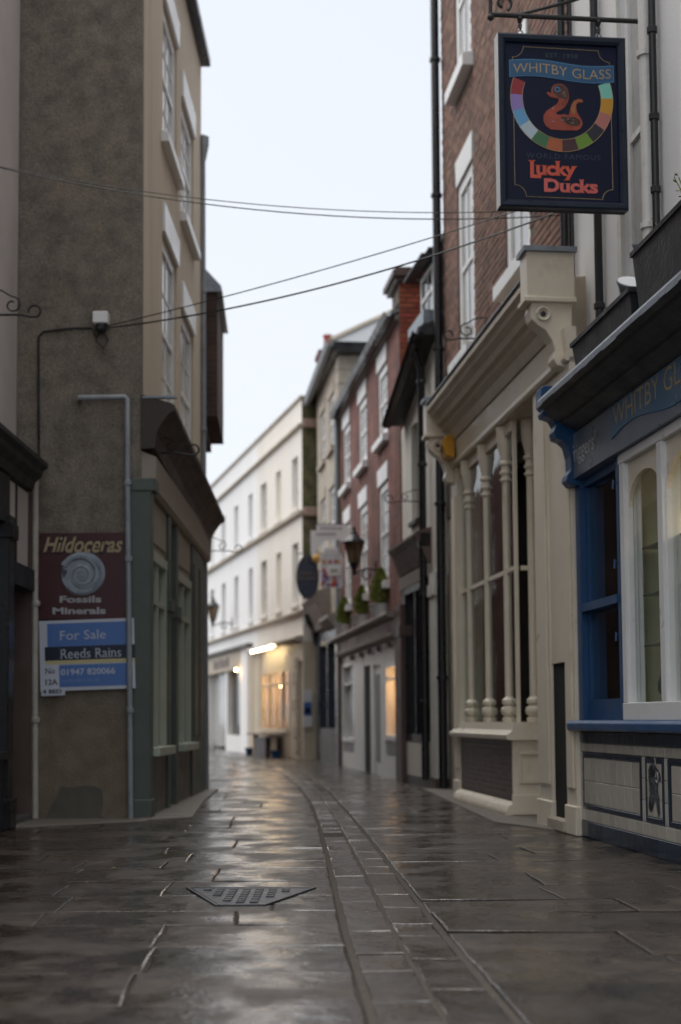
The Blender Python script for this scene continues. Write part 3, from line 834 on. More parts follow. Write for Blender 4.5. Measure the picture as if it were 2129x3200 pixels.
# fascia, cornice
bar('fascia', FASCIA, r1, (-4.5, 2.13, -.2, .05, 2.69, 3.03))
rib = [(-3.0, 2.70), (-3.0, 3.02), (1.06, 3.02)] + [(1.06 - .02 * math.sin(t * .5), 3.02 - t * .028) for t in range(1, 8)] + [(1.03 - t * .25, 2.80 + .045 * math.sin(t * .9)) for t in range(0, 14)]
MB().plate(rib, .0505, .053).build('painted_ribbon', FASCIA_B, r1)
MB().tube([(1.03 - t * .25, .0535, 2.80 + .045 * math.sin(t * .9)) for t in range(0, 14)], .004, 5).build('ribbon_line', BANNEREDGE, r1)
fasc = lambda u, w: (-u, .0545, w)
lettering(r1, 'WHITBY GLASS', GOLD, (-.985, .74, 2.868, 3.012), fasc, bold=-.008)
lettering(r1, "friggers'", WHITE, (-2.05, -1.42, 2.775, 2.945), fasc, bold=-.004, serif=.02)
cp = [(-.2, 3.38), (.24, 3.28), (.335, 3.265), (.345, 3.24), (.345, 3.21), (.30, 3.195), (.29, 3.17), (.24, 3.12), (.17, 3.105), (.165, 3.085), (.12, 3.07), (.07, 3.045), (.06, 3.03), (-.2, 3.03)]
MB().sweep(cp, -4.5, 1.92).build('cornice', BLACKW, r1)
lf = MB()
x = 1.92
while x > -1.5:
    l = random.uniform(.12, .3)
    lf.sweep([(.22, 3.288), (.338, 3.269), (.352, 3.243), (.352, 3.212 - random.uniform(0, .012)), (.347, 3.212), (.347, 3.24), (.333, 3.265), (.22, 3.282)], x - l, x - .004)
    x -= l
lf.build('lead_flashing', LEAD, r1)
con = [(-.05, 3.40), (.27, 3.40), (.295, 3.385), (.295, 3.25), (.27, 3.225), (.285, 3.20), (.275, 3.17), (.21, 3.15), (.18, 3.10), (.20, 3.05), (.185, 3.0), (.14, 2.985), (.10, 2.95), (.075, 2.86), (.07, 2.76), (.10, 2.72), (.105, 2.68), (.07, 2.64), (-.05, 2.64)]
MB().sweep(con, 2.01, 2.17).build('console', BLUE, r1, .004)
bar('pilaster_post', WHITE_OLD, r1, (2.19, 2.235, -.1, .03, 0, 2.66))

# ---------------------------------------------------------------- cream bay shop in brown brick
P2 = Plan((2.11, 11.0), (1.36, 17.92))
r2 = thing('shop_building', 'brown brick building with cream columned bay shopfront', 'building', P2.at(0, 0), P2.rz)
h2 = [(2.40, 3.42, 5.36, 7.36), (5.05, 5.98, 5.18, 7.34), (2.40, 3.42, 8.62, 10.5), (5.05, 5.98, 8.58, 10.5)]
w2 = facade(MB(), .40, 6.96, 3.4, 11.8, h2, reveal=.10).build('wall', MORTAR, r2)
body(r2, .40, 6.96, -.95, -5, 0, 11.8, MORTAR)
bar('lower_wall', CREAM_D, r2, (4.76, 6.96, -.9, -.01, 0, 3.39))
for k, h in enumerate(h2):
    window(r2, h[0], h[1], h[2], h[3], -.012, WHITE, CURTAIN, cols=2, rows=2, fw=.14, rail=.06, wy=0, sill=(WHITE, .17, .13, .10), lintel=(WHITE, .32, .02, .04))
# bricks: each is real; the nearest 300 are pieces of their own, the rest one mass
bricks = []
row = 0; z = 4.0
while z < 11.7:
    x = .41 - (.1125 if row % 2 else 0)
    while x < 6.9:
        a, b = max(x, .41), min(x + .215, 6.95)
        cut = False
        for h in h2:
            zl = h[3] + .30; zb = h[2] - .17
            if b > h[0] - .06 and a < h[1] + .06 and z + .065 > zb and z < zl:
                if h[2] - .001 < z + .03 < h[3]:
                    if a < h[0] < b - .03 and b < h[1]: b = h[0]
                    elif a + .03 < h[1] < b: a = h[1]
                    elif a >= h[1] or b <= h[0]: pass
                    else: cut = True
                else: cut = True
        if b - a > .04 and not cut: bricks.append((a, b, z))
        x += .225
    z += .075; row += 1
camv = Vector((0, 0, .89))
def bdist(b):
    p = P2.at((b[0] + b[1]) / 2, 0, b[2]); d = (p - camv).length
    if p.z > 9.6 or b[2] < 4.5: d += 50
    return d
bricks.sort(key=bdist)
def brick_mesh(l):
    m_ = MB().box(0, l, -.02, .007, 0, .064).mesh('brick', .004); m_.materials.append(BRICKM); return m_
bc = {}
for (a, b, z) in bricks[:300]:
    l = round(b - a, 2)
    if l not in bc: bc[l] = brick_mesh(l)
    o = obj('brick', bc[l], None, w2); o.location = (a, random.uniform(-.003, .003), z + random.uniform(-.002, .002))
    o.rotation_euler = (random.uniform(-.02, .02), random.uniform(-.008, .008), random.uniform(-.012, .012))
mass = MB()
for (a, b, z) in bricks[300:]:
    d = random.uniform(-.003, .003); mass.box(a, b, -.02, .007 + d, z, z + .064)
o = mass.build('remaining_bricks', BRICKM, w2); o['kind'] = 'stuff'
# shopfront
pil = lambda x0, x1, z1=3.62: ((x0, x1, 0, .36, 0, z1), (x0 + .05, x1 - .05, .36, .375, .35, z1 - .3), (x0 - .012, x1 + .012, 0, .378, 0, .22))
bar('pilaster', CREAM, r2, *pil(-.19, .10), bevel=.006)
bar('pilaster', CREAM, r2, *pil(.54, .98), bevel=.006)
bar('pilaster', CREAM, r2, *pil(4.44, 4.74), bevel=.006)
bar('door_panel', CREAM, r2, (.10, .54, .28, .35, 1.32, 3.62), bevel=.004)
bar('door', VOID, r2, (.10, .54, .26, .335, .10, 1.32))  # dark opening painted as an almost flush black sheet, not a door leaf
bar('doorstep', STONE, r2, (.08, .58, .05, .40, 0, .10), bevel=.012)
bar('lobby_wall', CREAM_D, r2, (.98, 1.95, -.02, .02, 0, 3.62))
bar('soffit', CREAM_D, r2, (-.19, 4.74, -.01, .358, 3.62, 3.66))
rs = bar('stall_riser', GROUT, r2, (1.97, 4.44, .03, .345, 0, .69))
share('tile', (.096, .008, .047), TILE_B, rs, [(1.99 + i * .0995, .345, .15 + j * .0495) for i in range(24) for j in range(11)])
pm = MB()
for k in range(6):
    a = 1.93 + k * .42
    pm.sweep([(.03, 0), (.43, 0), (.435, .05), (.41, .105), (.36, .135), (.03, .135)], a, a + .417, dy1=random.uniform(-.008, .008))
pm.build('plinth_stones', CREAM, r2, .012)
bar('end_panel', CREAM, r2, (1.925, 1.97, .03, .36, 0.02, .69), (1.905, 1.925, .02, .375, .02, .20), bevel=.004)
bar('panel_moulding', CREAM, r2, (1.905, 1.925, .09, .31, .56, .585), (1.905, 1.925, .09, .31, .30, .325), (1.905, 1.925, .09, .115, .325, .56), (1.905, 1.925, .285, .31, .325, .56), bevel=.004)
MB().sweep([(.02, .69), (.40, .69), (.425, .70), (.43, .735), (.40, .75), (.37, .78), (.36, .85), (.02, .85)], 1.87, 4.70).build('window_sill', CREAM, r2)
prof = [(.062, .85), (.066, .865), (.066, .89), (.045, .90), (.05, .905), (.074, .93), (.080, .955), (.072, .985), (.045, 1.0), (.05, 1.01), (.066, 1.025), (.066, 1.055), (.05, 1.07), (.036, 1.085), (.036, 3.08), (.040, 3.10), (.055, 3.11), (.055, 3.13), (.040, 3.14), (.040, 3.165), (.058, 3.18), (.058, 3.20), (.042, 3.21), (.042, 3.245), (.062, 3.265), (.062, 3.285), (.046, 3.30), (.052, 3.34), (.072, 3.42), (.080, 3.50), (.085, 3.62)]
for (x, yy) in ((2.30, .30), (3.17, .30), (4.04, .30), (1.955, .15)):
    MB().lathe(prof, (x, yy, 0), 18).build('column', CREAM, r2, smooth=True)
wb = bar('shop_window', CREAM, r2, (1.96, 4.44, .27, .315, 2.235, 2.275), (1.96, 4.44, .27, .33, 3.52, 3.62), (1.95, 1.985, .03, .25, 2.235, 2.275),
         (1.95, 1.985, .275, .31, .85, 3.62), (1.95, 1.985, .03, .06, .85, 3.62), label='tall cream framed bay window')
for a, b in ((1.985, 2.30), (2.30, 3.17), (3.17, 4.04), (4.04, 4.44)):
    bar('pane', GLASS, wb, (a, b, .293, .298, .85, 2.235)); bar('pane', GLASS, wb, (a, b, .293, .298, 2.275, 3.52))
bar('pane', GLASS, wb, (1.965, 1.97, .06, .275, .85, 2.235)); bar('pane', GLASS, wb, (1.965, 1.97, .06, .275, 2.275, 3.6))
bar('display_lining', GREENWHITE, wb, (4.42, 4.44, .09, .28, .8, 3.62), (1.99, 4.42, -.7, .28, .80, .848))
bar('interior', VOID, r2, (1.0, 4.44, -.75, -.70, .5, 3.62), (4.40, 4.42, -.70, .088, .5, 3.62))  # near-black back and added partition paint the gloom behind the bay panes
bar('curtain', mat('dark_red_curtain', (.05, .012, .014), .9, .4, 6, .3, 20), wb, (2.95, 3.5, -.25, -.22, .85, 2.6))
MB().sweep([(.30, 3.63), (.385, 3.63), (.40, 3.65), (.395, 3.69), (.375, 3.71), (.395, 3.89), (.30, 3.90)], -.19, 4.74).build('fascia', CREAM, r2)
cp2 = [(0, 4.42), (.56, 4.34), (.64, 4.33), (.655, 4.30), (.655, 4.26), (.62, 4.24), (.61, 4.20), (.56, 4.15), (.54, 4.10), (.50, 4.09), (.49, 4.05), (.44, 4.00), (.42, 3.93), (.41, 3.90), (0, 3.90)]
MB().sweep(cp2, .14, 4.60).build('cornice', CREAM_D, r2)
bar('lead_flashing', LEAD, r2, (.14, 4.60, .52, .665, 4.337, 4.352))
def console(x0, x1, zt, nm='console'):
    bar(nm, CREAM, r2, (x0, x1, .28, .66, zt - .40, zt - .04), (x0 - .015, x1 + .015, .27, .68, zt - .44, zt - .40), bevel=.006)
    sc = [(.30, zt - .44), (.62, zt - .44), (.635, zt - .50), (.62, zt - .575), (.57, zt - .62), (.51, zt - .66), (.46, zt - .74), (.44, zt - .82), (.455, zt - .88), (.43, zt - .93), (.38, zt - .94), (.30, zt - .98)]
    s_ = MB().sweep(sc, x0 + .02, x1 - .02).build(nm, CREAM, r2, .006)
    MB().tube([(x0 + .012, .53 + .05 * math.cos(t * .5), zt - .53 + .05 * math.sin(t * .5)) for t in range(13)], .012, 6).build('scroll_eye', CREAM, s_)
    MB().lathe([(.022, -.004), (.022, .004)], (x0 + .016, .53, zt - .53), 12, 'x').build('scroll_boss', BLACKW, s_)
    bar('lead_cap', LEAD, s_, (x0 - .02, x1 + .02, .26, .685, zt - .04, zt))
console(-.10, .12, 4.55)
console(4.58, 4.78, 4.42)
# ---------------------------------------------------------------- narrow white house with black shopfront
P3 = Plan((1.25, 17.95), (.90, 20.38))
r3 = thing('narrow_house', 'narrow off-white rendered house with black shopfront and dormer', 'building', P3.at(0, 0), P3.rz)
wall3 = facade(MB(), 0, 2.44, 2.7, 5.04, [(1.25, 1.72, 3.62, 4.95)], reveal=.10)
wall3.build('wall', OFFWHITE_R, r3); body(r3, 0, 2.44, -.95, -5, 0, 5.1, OFFWHITE_R)
window(r3, 1.25, 1.72, 3.62, 4.95, -.08, BLACK, DARKGLASS, cols=1, rows=2, wy=0, sill=(BLACKW, .08, .05, .04))
g3 = MB(); g3.sweep([(.16, .0), (.20, -.05), (.28, -.05), (.32, 0), (.31, .0), (.275, -.04), (.205, -.04), (.17, 0)], -.05, 2.30, dz0=5.83, dz1=5.10)
g3.build('gutter', BLACK, r3)
MB().sweep([(-.95, 0), (.18, 0), (.2, .05), (-.95, .9)], -.02, 2.28, dz0=5.80, dz1=5.08).build('eaves', BLACKW, r3)
MB().sweep([(-3.4, 1.75), (-3.4, 1.65), (.22, .0), (.24, .06)], -.02, 2.28, dz0=5.83, dz1=5.11).build('roof', DARKSLATE, r3)
MB().plate([(0, 5.04), (2.44, 5.04), (0, 5.82)], -.9, -.002).build('upper_wall', OFFWHITE_R, r3)
dm = MB(); dm.box(.55, 1.5, -1.6, -.16, 6.05, 7.0); dm.build('dormer', DARKSLATE, r3)
window(r3, .62, 1.43, 6.3, 6.95, -.10, WHITE, DARKGLASS, cols=2, rows=2)
bar('dormer_apron', LEAD, r3, (.5, 1.55, -.2, .06, 6.1, 6.28))
drf = MB()
for k in range(9):
    y0, z0 = .10 - k * .10, 6.98 + k * .085
    drf.box(.40, 1.66, y0 - .14, y0, z0, z0 + .022)
drf.build('dormer_roof', DARKSLATE, r3)
bar('dormer_gable', DARKSLATE, r3, (.5, 1.55, -1.6, -.2, 6.95, 7.3))
bar('pilaster', WHITE_OLD, r3, (-.02, .34, -.1, .06, .12, 2.75), (-.04, .36, -.1, .08, 2.45, 2.6))
bar('pilaster_foot', BROWN, r3, (-.04, .37, -.1, .09, 0, .14))
sw = bar('shop_window', BLACK, r3, (.62, .72, -.1, .05, .6, 2.72), (2.05, 2.30, -.1, .05, 0, 2.72), (.72, 2.05, -.1, .05, .58, .68), (.72, 2.05, -.1, .05, 2.62, 2.72), (1.36, 1.42, -.1, .04, .68, 2.62), label='black framed shop window')
bar('pane', DARKGLASS, sw, (.72, 1.36, -.06, -.05, .68, 2.62)); bar('pane', DARKGLASS, sw, (1.42, 2.05, -.06, -.05, .68, 2.62))
bar('stall_riser', OFFWHITE_R, r3, (.55, 2.3, -.5, .045, .10, .58)); bar('plinth', DARKSTONE, r3, (.38, 2.44, -.5, .07, 0, .12))
MB().sweep([(0, 3.38), (.19, 3.32), (.22, 3.30), (.22, 3.27), (.16, 3.20), (.09, 3.0), (.06, 2.92), (0, 2.90)], .42, 2.44).build('cornice', BROWN, r3)
bar('fascia', GREYTRIM, r3, (.42, 2.44, 0, .06, 2.72, 2.90))
bar('bracket_block', BLACK, r3, (.42, .52, .0, .17, 3.10, 3.32), bevel=.02)
bar('end_wall', OFFWHITE_R, r3, (.34, .42, -.3, .0, 0, 2.9))

# ---------------------------------------------------------------- red brick house with white lintels and pink shop fascia
P4 = Plan((.88, 20.4), (.03, 27.4))
r4 = thing('brick_house', 'red brick house with three white sash bays and pale shopfront', 'building', P4.at(0, 0), P4.rz)
wx = [(1.16, 2.12), (3.44, 4.44), (5.66, 6.64)]
h4 = [(a, b, 5.26, 6.40) for a, b in wx] + [(a, b, 3.0, 4.56) for a, b in wx]
facade(MB(), 0, 7.05, 2.3, 6.78, h4, reveal=.10).build('wall', FARBRICK, r4)
body(r4, 0, 7.05, -.95, -4.5, 0, 6.75, FARBRICK)
for (a, b, c, d) in h4:
    window(r4, a, b, c, d, -.02, WHITE, CURTAIN, cols=2, rows=4, fw=.13, wy=0, sill=(WHITE, .13, .10, .09), lintel=(WHITE, .27, .02, .05))
MB().sweep([(.05, 6.80), (.09, 6.72), (.19, 6.72), (.23, 6.80), (.22, 6.80), (.185, 6.735), (.095, 6.735), (.06, 6.80)], -.04, 7.08).build('gutter', BLACK, r4)
bar('eaves_board', GREYTRIM, r4, (0, 7.05, 0, .07, 6.70, 6.775))
MB().sweep([(-3, 8.0), (-3, 7.92), (.12, 6.77), (.12, 6.83)], 0, 7.05).build('roof', SLATE, r4)
# end gable stack, bricks built singly on the face that shows
ch = bar('chimney', MORTAR, r4, (.02, .72, -.95, -.02, 7.0, 7.25)); 
gw = bar('gable_wall', MORTAR, r4, (-.018, .0, -1.6, .0, 4.9, 7.25))
ch.parent = gw
me = MB().box(-.012, .02, 0, .212, 0, .064).mesh('brick', .004); me.materials.append(BRICKR)
meh = MB().box(-.012, .02, 0, .1, 0, .064).mesh('brick', .004); meh.materials.append(BRICKR)
for j in range(31):
    zz = 4.92 + j * .075
    y0 = -.013 if j % 2 == 0 else -.125
    if j % 2:
        o = obj('brick', meh, None, gw); o.location = (-.018, -.113, zz)
    for k in range(3):
        o = obj('brick', me, None, gw); o.location = (-.018 + random.uniform(-.003, .003), y0 - (k + 1) * .2245 + .01, zz)
for (pr, z0, z1) in ((.05, 7.25, 7.32), (.10, 7.32, 7.40), (.06, 7.40, 7.46)):
    bar('stack_cap', BROWN, gw, (-.03 - pr, .75 + pr, -.98 - pr, .0 + pr, z0, z1))
# shopfront
MB().sweep([(0, 2.47), (.20, 2.44), (.22, 2.42), (.22, 2.39), (.16, 2.36), (.12, 2.35), (0, 2.345)], .12, 7.3).build('cornice', GREYTRIM, r4)
bar('fascia', PINKFASCIA, r4, (.12, 7.05, 0, .07, 2.12, 2.35))
MB().sweep([(0, 2.16), (.14, 2.14), (.14, 2.10), (.05, 2.05), (0, 2.05)], .12, 7.05).build('lower_moulding', GREYTRIM, r4)
bar('pilaster', BROWN, r4, (-.42, .10, -.1, .09, 0, 2.5), (-.44, .12, -.1, .11, 2.05, 2.2)); bar('pilaster', BROWN, r4, (6.98, 7.22, -.1, .09, 0, 2.36))
bars('shop_wall', PALEGREYWOOD, r4, (.12, .30, -.1, .03, 0, 2.06), (1.45, 1.95, -.1, .03, 0, 2.06), (2.70, 3.04, -.1, .03, 0, 2.06), (3.84, 5.1, -.1, .03, 0, 2.06), (6.8, 7.0, -.1, .03, 0, 2.06),
    (.30, 1.45, -.1, .025, 1.72, 2.06), (1.95, 2.7, -.1, .025, 1.75, 2.06), (3.04, 3.84, -.1, .025, 1.78, 2.06), (5.1, 6.8, -.1, .025, 1.92, 2.06), (1.95, 2.7, -.1, .0, 0, 1.75))
bars('stall_riser', PALEGREYWOOD, r4, (.30, 1.45, -.1, .028, 0, .58), (5.1, 6.8, -.1, .028, 0, .5))
bar('riser_panel', MIDGREY, r4, (.42, 1.35, .028, .035, .36, .52)); bar('riser_panel', MIDGREY, r4, (5.25, 6.65, .028, .035, .30, .46))
bar('door', VOID, r4, (3.04, 3.84, -.08, .012, 0, 1.78));  # open doorway: its shade is put in as a flat black panel
bar('door_panel', MIDGREY, r4, (2.05, 2.6, 0, .008, .2, 1.6))
for (a, b, c, d, lit) in ((.30, 1.45, .62, 1.72, True), (5.1, 6.8, .52, 1.92, False)):
    w = bar('shop_window', WHITE, r4, (a, a + .07, -.1, .03, c, d), (b - .07, b, -.1, .03, c, d), (a, b, -.1, .05, c - .05, c + .02), (a, b, -.1, .03, d - .06, d), (a, b, -.09, .02, (c + d) / 2 + .3, (c + d) / 2 + .33))
    bar('pane', GLASS if lit else CURTAIN, w, (a + .06, b - .06, -.06, -.052, c + .01, d - .05))
    if lit:
        bar('display_lining', mat('warm_shop_lining', (.55, .42, .30), .8, .1, 3, .05, 20), w, (a, b, -.62, -.60, c - .05, d), (a, a + .02, -.6, -.11, c - .05, d), (b - .02, b, -.6, -.11, c - .05, d), (a + .02, b - .02, -.6, -.11, c - .05, c - .03), (a + .02, b - .02, -.6, -.11, d - .02, d))
bars('dentil', MIDGREY, r4, *[(x, x + .12, .03, .08, 1.95, 2.03) for x in (.9, 2.0, 3.0, 4.0, 5.2)])
BULB = emit('warm_bulb', (1.0, .62, .28), 18.0)
def lamp_in(root, name, label, p, r, power, col=(1, .60, .30)):
    t = thing(name, label, 'lamp', p)
    MB().ball((0, 0, 0), r).build('bulb', BULB, t, smooth=True)
    MB().lathe([(r * .5, r * .8), (r * .6, r * 1.6), (r * .3, r * 2.2)], (0, 0, 0), 10).build('bulb_holder', BLACK, t)
    ld = bpy.data.lights.new('lamp_light', 'POINT'); ld.energy = power; ld.color = col; ld.shadow_soft_size = r
    lo = bpy.data.objects.new('lamp_light', ld); COL.objects.link(lo); lo.parent = t; lo.location = (0, 0, -r * 1.6)
lamp_in(r4, 'shop_lamp', 'glowing bare bulb in the right window of the pink fascia shop', P4.at(.62, -.25, 1.50), .035, 2)
lamp_in(r4, 'shop_lamp', 'second warm bulb deeper in the pink fascia shop window', P4.at(1.15, -.35, 1.42), .04, 1.6)

# ---------------------------------------------------------------- stone house with hipped slate roof
P5 = Plan((0.0, 27.5), (-.5, 31.5))
r5 = thing('stone_house', 'pale stone house with hipped slate roof and navy shopfront', 'building', P5.at(0, 0), P5.rz)
h5 = [(.8, 1.7, 4.2, 5.6), (2.4, 3.3, 4.2, 5.6), (.8, 1.7, 6.4, 7.5), (2.4, 3.3, 6.4, 7.5)]
facade(MB(), 0, 4.0, 3.0, 8.15, h5, reveal=.1).build('wall', STONE, r5); body(r5, 0, 4.0, -.95, -4.5, 0, 8.15, STONE)
body(r5, .02, 1.0, -4.5, -.5, 6.5, 8.1, FARBRICK, 'brick_infill')
for h in h5: window(r5, *h, -.03, WHITE, CURTAIN, cols=2, rows=4, fw=.09, wy=0, sill=(STONE, .12, .08, .08), lintel=(STONE, .2, .02, .1))
for j in range(12):
    l = .34 if j % 2 else .52
    bar('quoin', STONE, r5, (-.022, l * .8, -l, .02, 4.6 + j * .285, 4.6 + j * .285 + .27), bevel=.012)
MB().sweep([(.12, 8.22), (.16, 8.11), (.26, 8.11), (.30, 8.22), (.29, 8.22), (.25, 8.13), (.17, 8.13), (.13, 8.22)], -.4, 4.2, dz1=-.2).build('gutter', PIPEGREY, r5)
bar('eaves', BLACK, r5, (-.32, 4.15, -5, .14, 8.02, 8.2)); bar('frieze_board', BLACK, r5, (-.06, .0, -4.5, -.7, 7.66, 8.02))
rf = MB(); e = 8.2
rf.v = [(-.36, .2, e), (4.2, .2, e), (4.2, -4.9, e), (-.36, -4.9, e), (1.9, -2.3, 9.9), (3.0, -2.3, 9.9)]
rf.f = [(0, 1, 5, 4), (1, 2, 5), (2, 3, 4, 5), (3, 0, 4), (0, 3, 2, 1)]
rf = rf.build('roof', SLATE, r5)
MB().tube([(-.36, .2, 8.22), (1.9, -2.3, 9.93), (3.0, -2.3, 9.93)], .06, 6).build('ridge_tiles', STONE, rf)
MB().tube([(-.36, -4.9, 8.22), (1.9, -2.3, 9.93)], .06, 6).build('ridge_tiles', STONE, rf)
cs = bar('chimney', FARBRICK, r5, (4.1, 4.8, -.55, -.1, 7.6, 9.1), (4.05, 4.85, -.6, -.05, 9.1, 9.2))
MB().lathe([(.10, 9.2), (.09, 9.55), (.11, 9.58), (.11, 9.62)], (4.4, -.3, 0), 10).build('chimney_pot', BRICKR, cs)
MB().sweep([(0, 3.62), (.34, 3.50), (.38, 3.42), (.30, 3.30), (.14, 2.95), (.10, 2.80), (0, 2.78)], 1.6, 4.0).build('cornice', GREYTRIM, r5)
MB().sweep([(0, 3.0), (.24, 2.92), (.26, 2.86), (.12, 2.7), (0, 2.68)], .05, 1.6).build('cornice', GREYTRIM, r5)
MB().sweep([(0, 3.2), (.34, 3.2), (.30, 3.0), (.16, 2.85), (.13, 2.6), (.08, 2.5), (0, 2.5)], 3.75, 3.97).build('console', BLACK, r5)
bar('shopfront', NAVY, r5, (.08, .5, -.1, .05, 0, 2.7), (3.4, 4.0, -.1, .05, 0, 2.7), (.5, 3.4, -.1, .04, 2.45, 2.7), (1.9, 2.0, -.1, .04, .7, 2.45))
bar('pane', DARKGLASS, r5, (.5, 1.9, -.06, -.05, .7, 2.45)); bar('pane', DARKGLASS, r5, (2.0, 3.4, -.06, -.05, .7, 2.45))
bar('stall_riser', DARKSTONE, r5, (.5, 3.4, -.1, .045, 0, .7))

# ---------------------------------------------------------------- long white and cream terrace closing the view
P6 = Plan((-.84, 31.6), (-4.1, 44.3))
r6 = thing('stucco_terrace', 'long white and cream stucco terrace closing the lane', 'building', P6.at(0, 0), P6.rz)
cols6 = [(.40, 1.05), (2.28, 2.88), (4.02, 4.78), (5.90, 6.45), (8.02, 8.64), (10.1, 10.8), (12.2, 12.9), (14.3, 15.0)]
h6 = [(a, b, 5.70, 6.88) for a, b in cols6] + [(a, b, 3.52, 4.90) for a, b in cols6]
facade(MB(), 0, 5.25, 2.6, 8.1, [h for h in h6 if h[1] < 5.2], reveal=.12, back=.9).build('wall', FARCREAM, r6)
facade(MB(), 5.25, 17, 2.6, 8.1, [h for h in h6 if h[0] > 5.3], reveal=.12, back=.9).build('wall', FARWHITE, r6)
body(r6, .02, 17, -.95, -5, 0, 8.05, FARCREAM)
body(r6, -.008, .019, -1.2, -.001, 3.3, 8.12, MOSSY, 'mossy_end_wall')
for h in h6:
    blind = 2.2 < h[0] < 2.4
    window(r6, h[0], h[1], h[2], h[3], -.10, FARCREAM if blind else WHITE, FARCREAM if blind else CURTAIN, cols=2, rows=2 if blind else 4, fw=.06, wy=0, sill=(FARWHITE if h[0] > 5.3 else FARCREAM, .1, .06, .05))
for z, hh, pr in ((7.45, .09, .09), (5.46, .11, .10), (3.24, .09, .10)):
    MB().sweep([(0, z), (pr, z + .02), (pr, z + hh - .02), (0, z + hh)], -.05, 17).build('string_course', BAND, r6)
bar('coping', BAND, r6, (-.05, 17, -.5, .05, 8.1, 8.16))
for z in (7.42, 5.42): bar('corbel', mat('pink_sandstone', (.30, .21, .17), .9, .2, 5, .4, 30), r6, (-.12, -.008, -.42, -.02, z, z + .2), bevel=.02)
cs = bar('chimney', FARCREAM, r6, (6.2, 6.9, -2, -1.4, 8.0, 8.75)); MB().lathe([(.09, 8.75), (.08, 9.05), (.1, 9.1)], (6.5, -1.7, 0), 10).build('chimney_pot', BRICKR, cs)
# its ground floor shops
MB().sweep([(0, 2.76), (.16, 2.74), (.18, 2.70), (.12, 2.63), (0, 2.62)], 0, 5.9).build('shop_cornice', BAND, r6)
bars('shop_wall', CREAMFAR, r6, (.0, .10, -.3, .0, 0, 2.62), (.46, 1.3, -.3, .0, 0, 2.62), (1.3, 5.0, -.3, -.02, 2.02, 2.62), (5.0, 5.9, -.3, .0, 0, 2.62), (1.3, 1.5, -.3, -.02, .0, 2.02), (4.75, 5.0, -.3, -.02, 0, 2.02))
for j in range(7): bar('quoin', STONE, r6, (.48, .48 + (.5 if j % 2 else .32), 0, .03, .15 + j * .31, .15 + j * .31 + .28), bevel=.012)
bar('door', NAVY, r6, (.10, .46, -.26, -.22, 0, 2.2)); bar('door_head', CREAMFAR, r6, (.1, .46, -.3, 0, 2.2, 2.62))
ws = bar('shop_window', CREAMFAR, r6, (1.5, 4.75, -.12, .06, .58, .68), *[(x, x + .05, -.1, .0, .68, 2.02) for x in (1.5, 2.3, 3.1, 3.9, 4.7)], (1.5, 4.75, -.1, 0, 1.70, 1.74))
for a in (1.55, 2.35, 3.15, 3.95): bar('pane', GLASS, ws, (a, a + .75, -.06, -.052, .68, 1.70)); bar('pane', GLASS, ws, (a, a + .75, -.06, -.052, 1.74, 2.02))
lin6 = MATS['warm_shop_lining']
bar('display_lining', lin6, ws, (1.4, 4.8, -.9, -.88, .5, 2.1), (1.4, 1.42, -.88, -.12, .5, 2.1), (4.78, 4.8, -.88, -.12, .5, 2.1), (1.42, 4.78, -.88, -.12, .56, .58), (1.42, 4.78, -.88, -.12, 2.03, 2.05))
for k in range(6): bar('displayed_print', CREAM if k % 2 else GREYPRINT, ws, (1.7 + k * .5, 2.0 + k * .5, -.45, -.44, .75 + .2 * (k % 3), 1.05 + .2 * (k % 3)))
bar('stall_riser', CREAMFAR, r6, (1.5, 4.75, -.3, .02, 0, .58)); bar('riser_panel', BROWN, r6, (2.2, 3.7, .02, .03, .06, .50))
bar('pilaster', FARWHITE, r6, (6.36, 7.4, -.3, .05, 0, 2.9)); bar('pilaster', CREAMFAR, r6, (5.9, 6.36, -.3, .02, 0, 2.62))
bar('fascia', mat('putty_sign_board', (.46, .40, .32), .6, .06, 3, .1, 30), r6, (7.4, 13.6, -.3, .06, 2.28, 2.80)); bar('shop_cornice', DARKSTONE, r6, (5.9, 14, -.1, .16, 2.82, 2.9))
for k, wd in enumerate((.28, .22, .3, .2, .26, .3, .24)): bar('sign_letter', BROWN, r6, (9.2 + k * .4, 9.2 + k * .4 + wd, .06, .07, 2.40, 2.67 - .03 * (k % 3)))
s2 = bar('shop_window', PALEGREYWOOD, r6, (7.4, 7.7, -.2, .02, 0, 2.28), (9.7, 10.0, -.2, .02, 0, 2.28), (7.7, 9.7, -.2, .02, 0, .45)); bar('pilaster', PALEGREYWOOD, r6, (13.2, 13.6, -.2, .02, 0, 2.28))
bar('pane', DARKGLASS, s2, (7.7, 9.7, -.14, -.13, .45, 2.28)); bar('door', CURTAIN, s2, (10.0, 13.2, -.18, -.16, .1, 2.28))
bar('wall_base', FARWHITE, r6, (13.6, 17, -.3, .0, 0, 2.6))

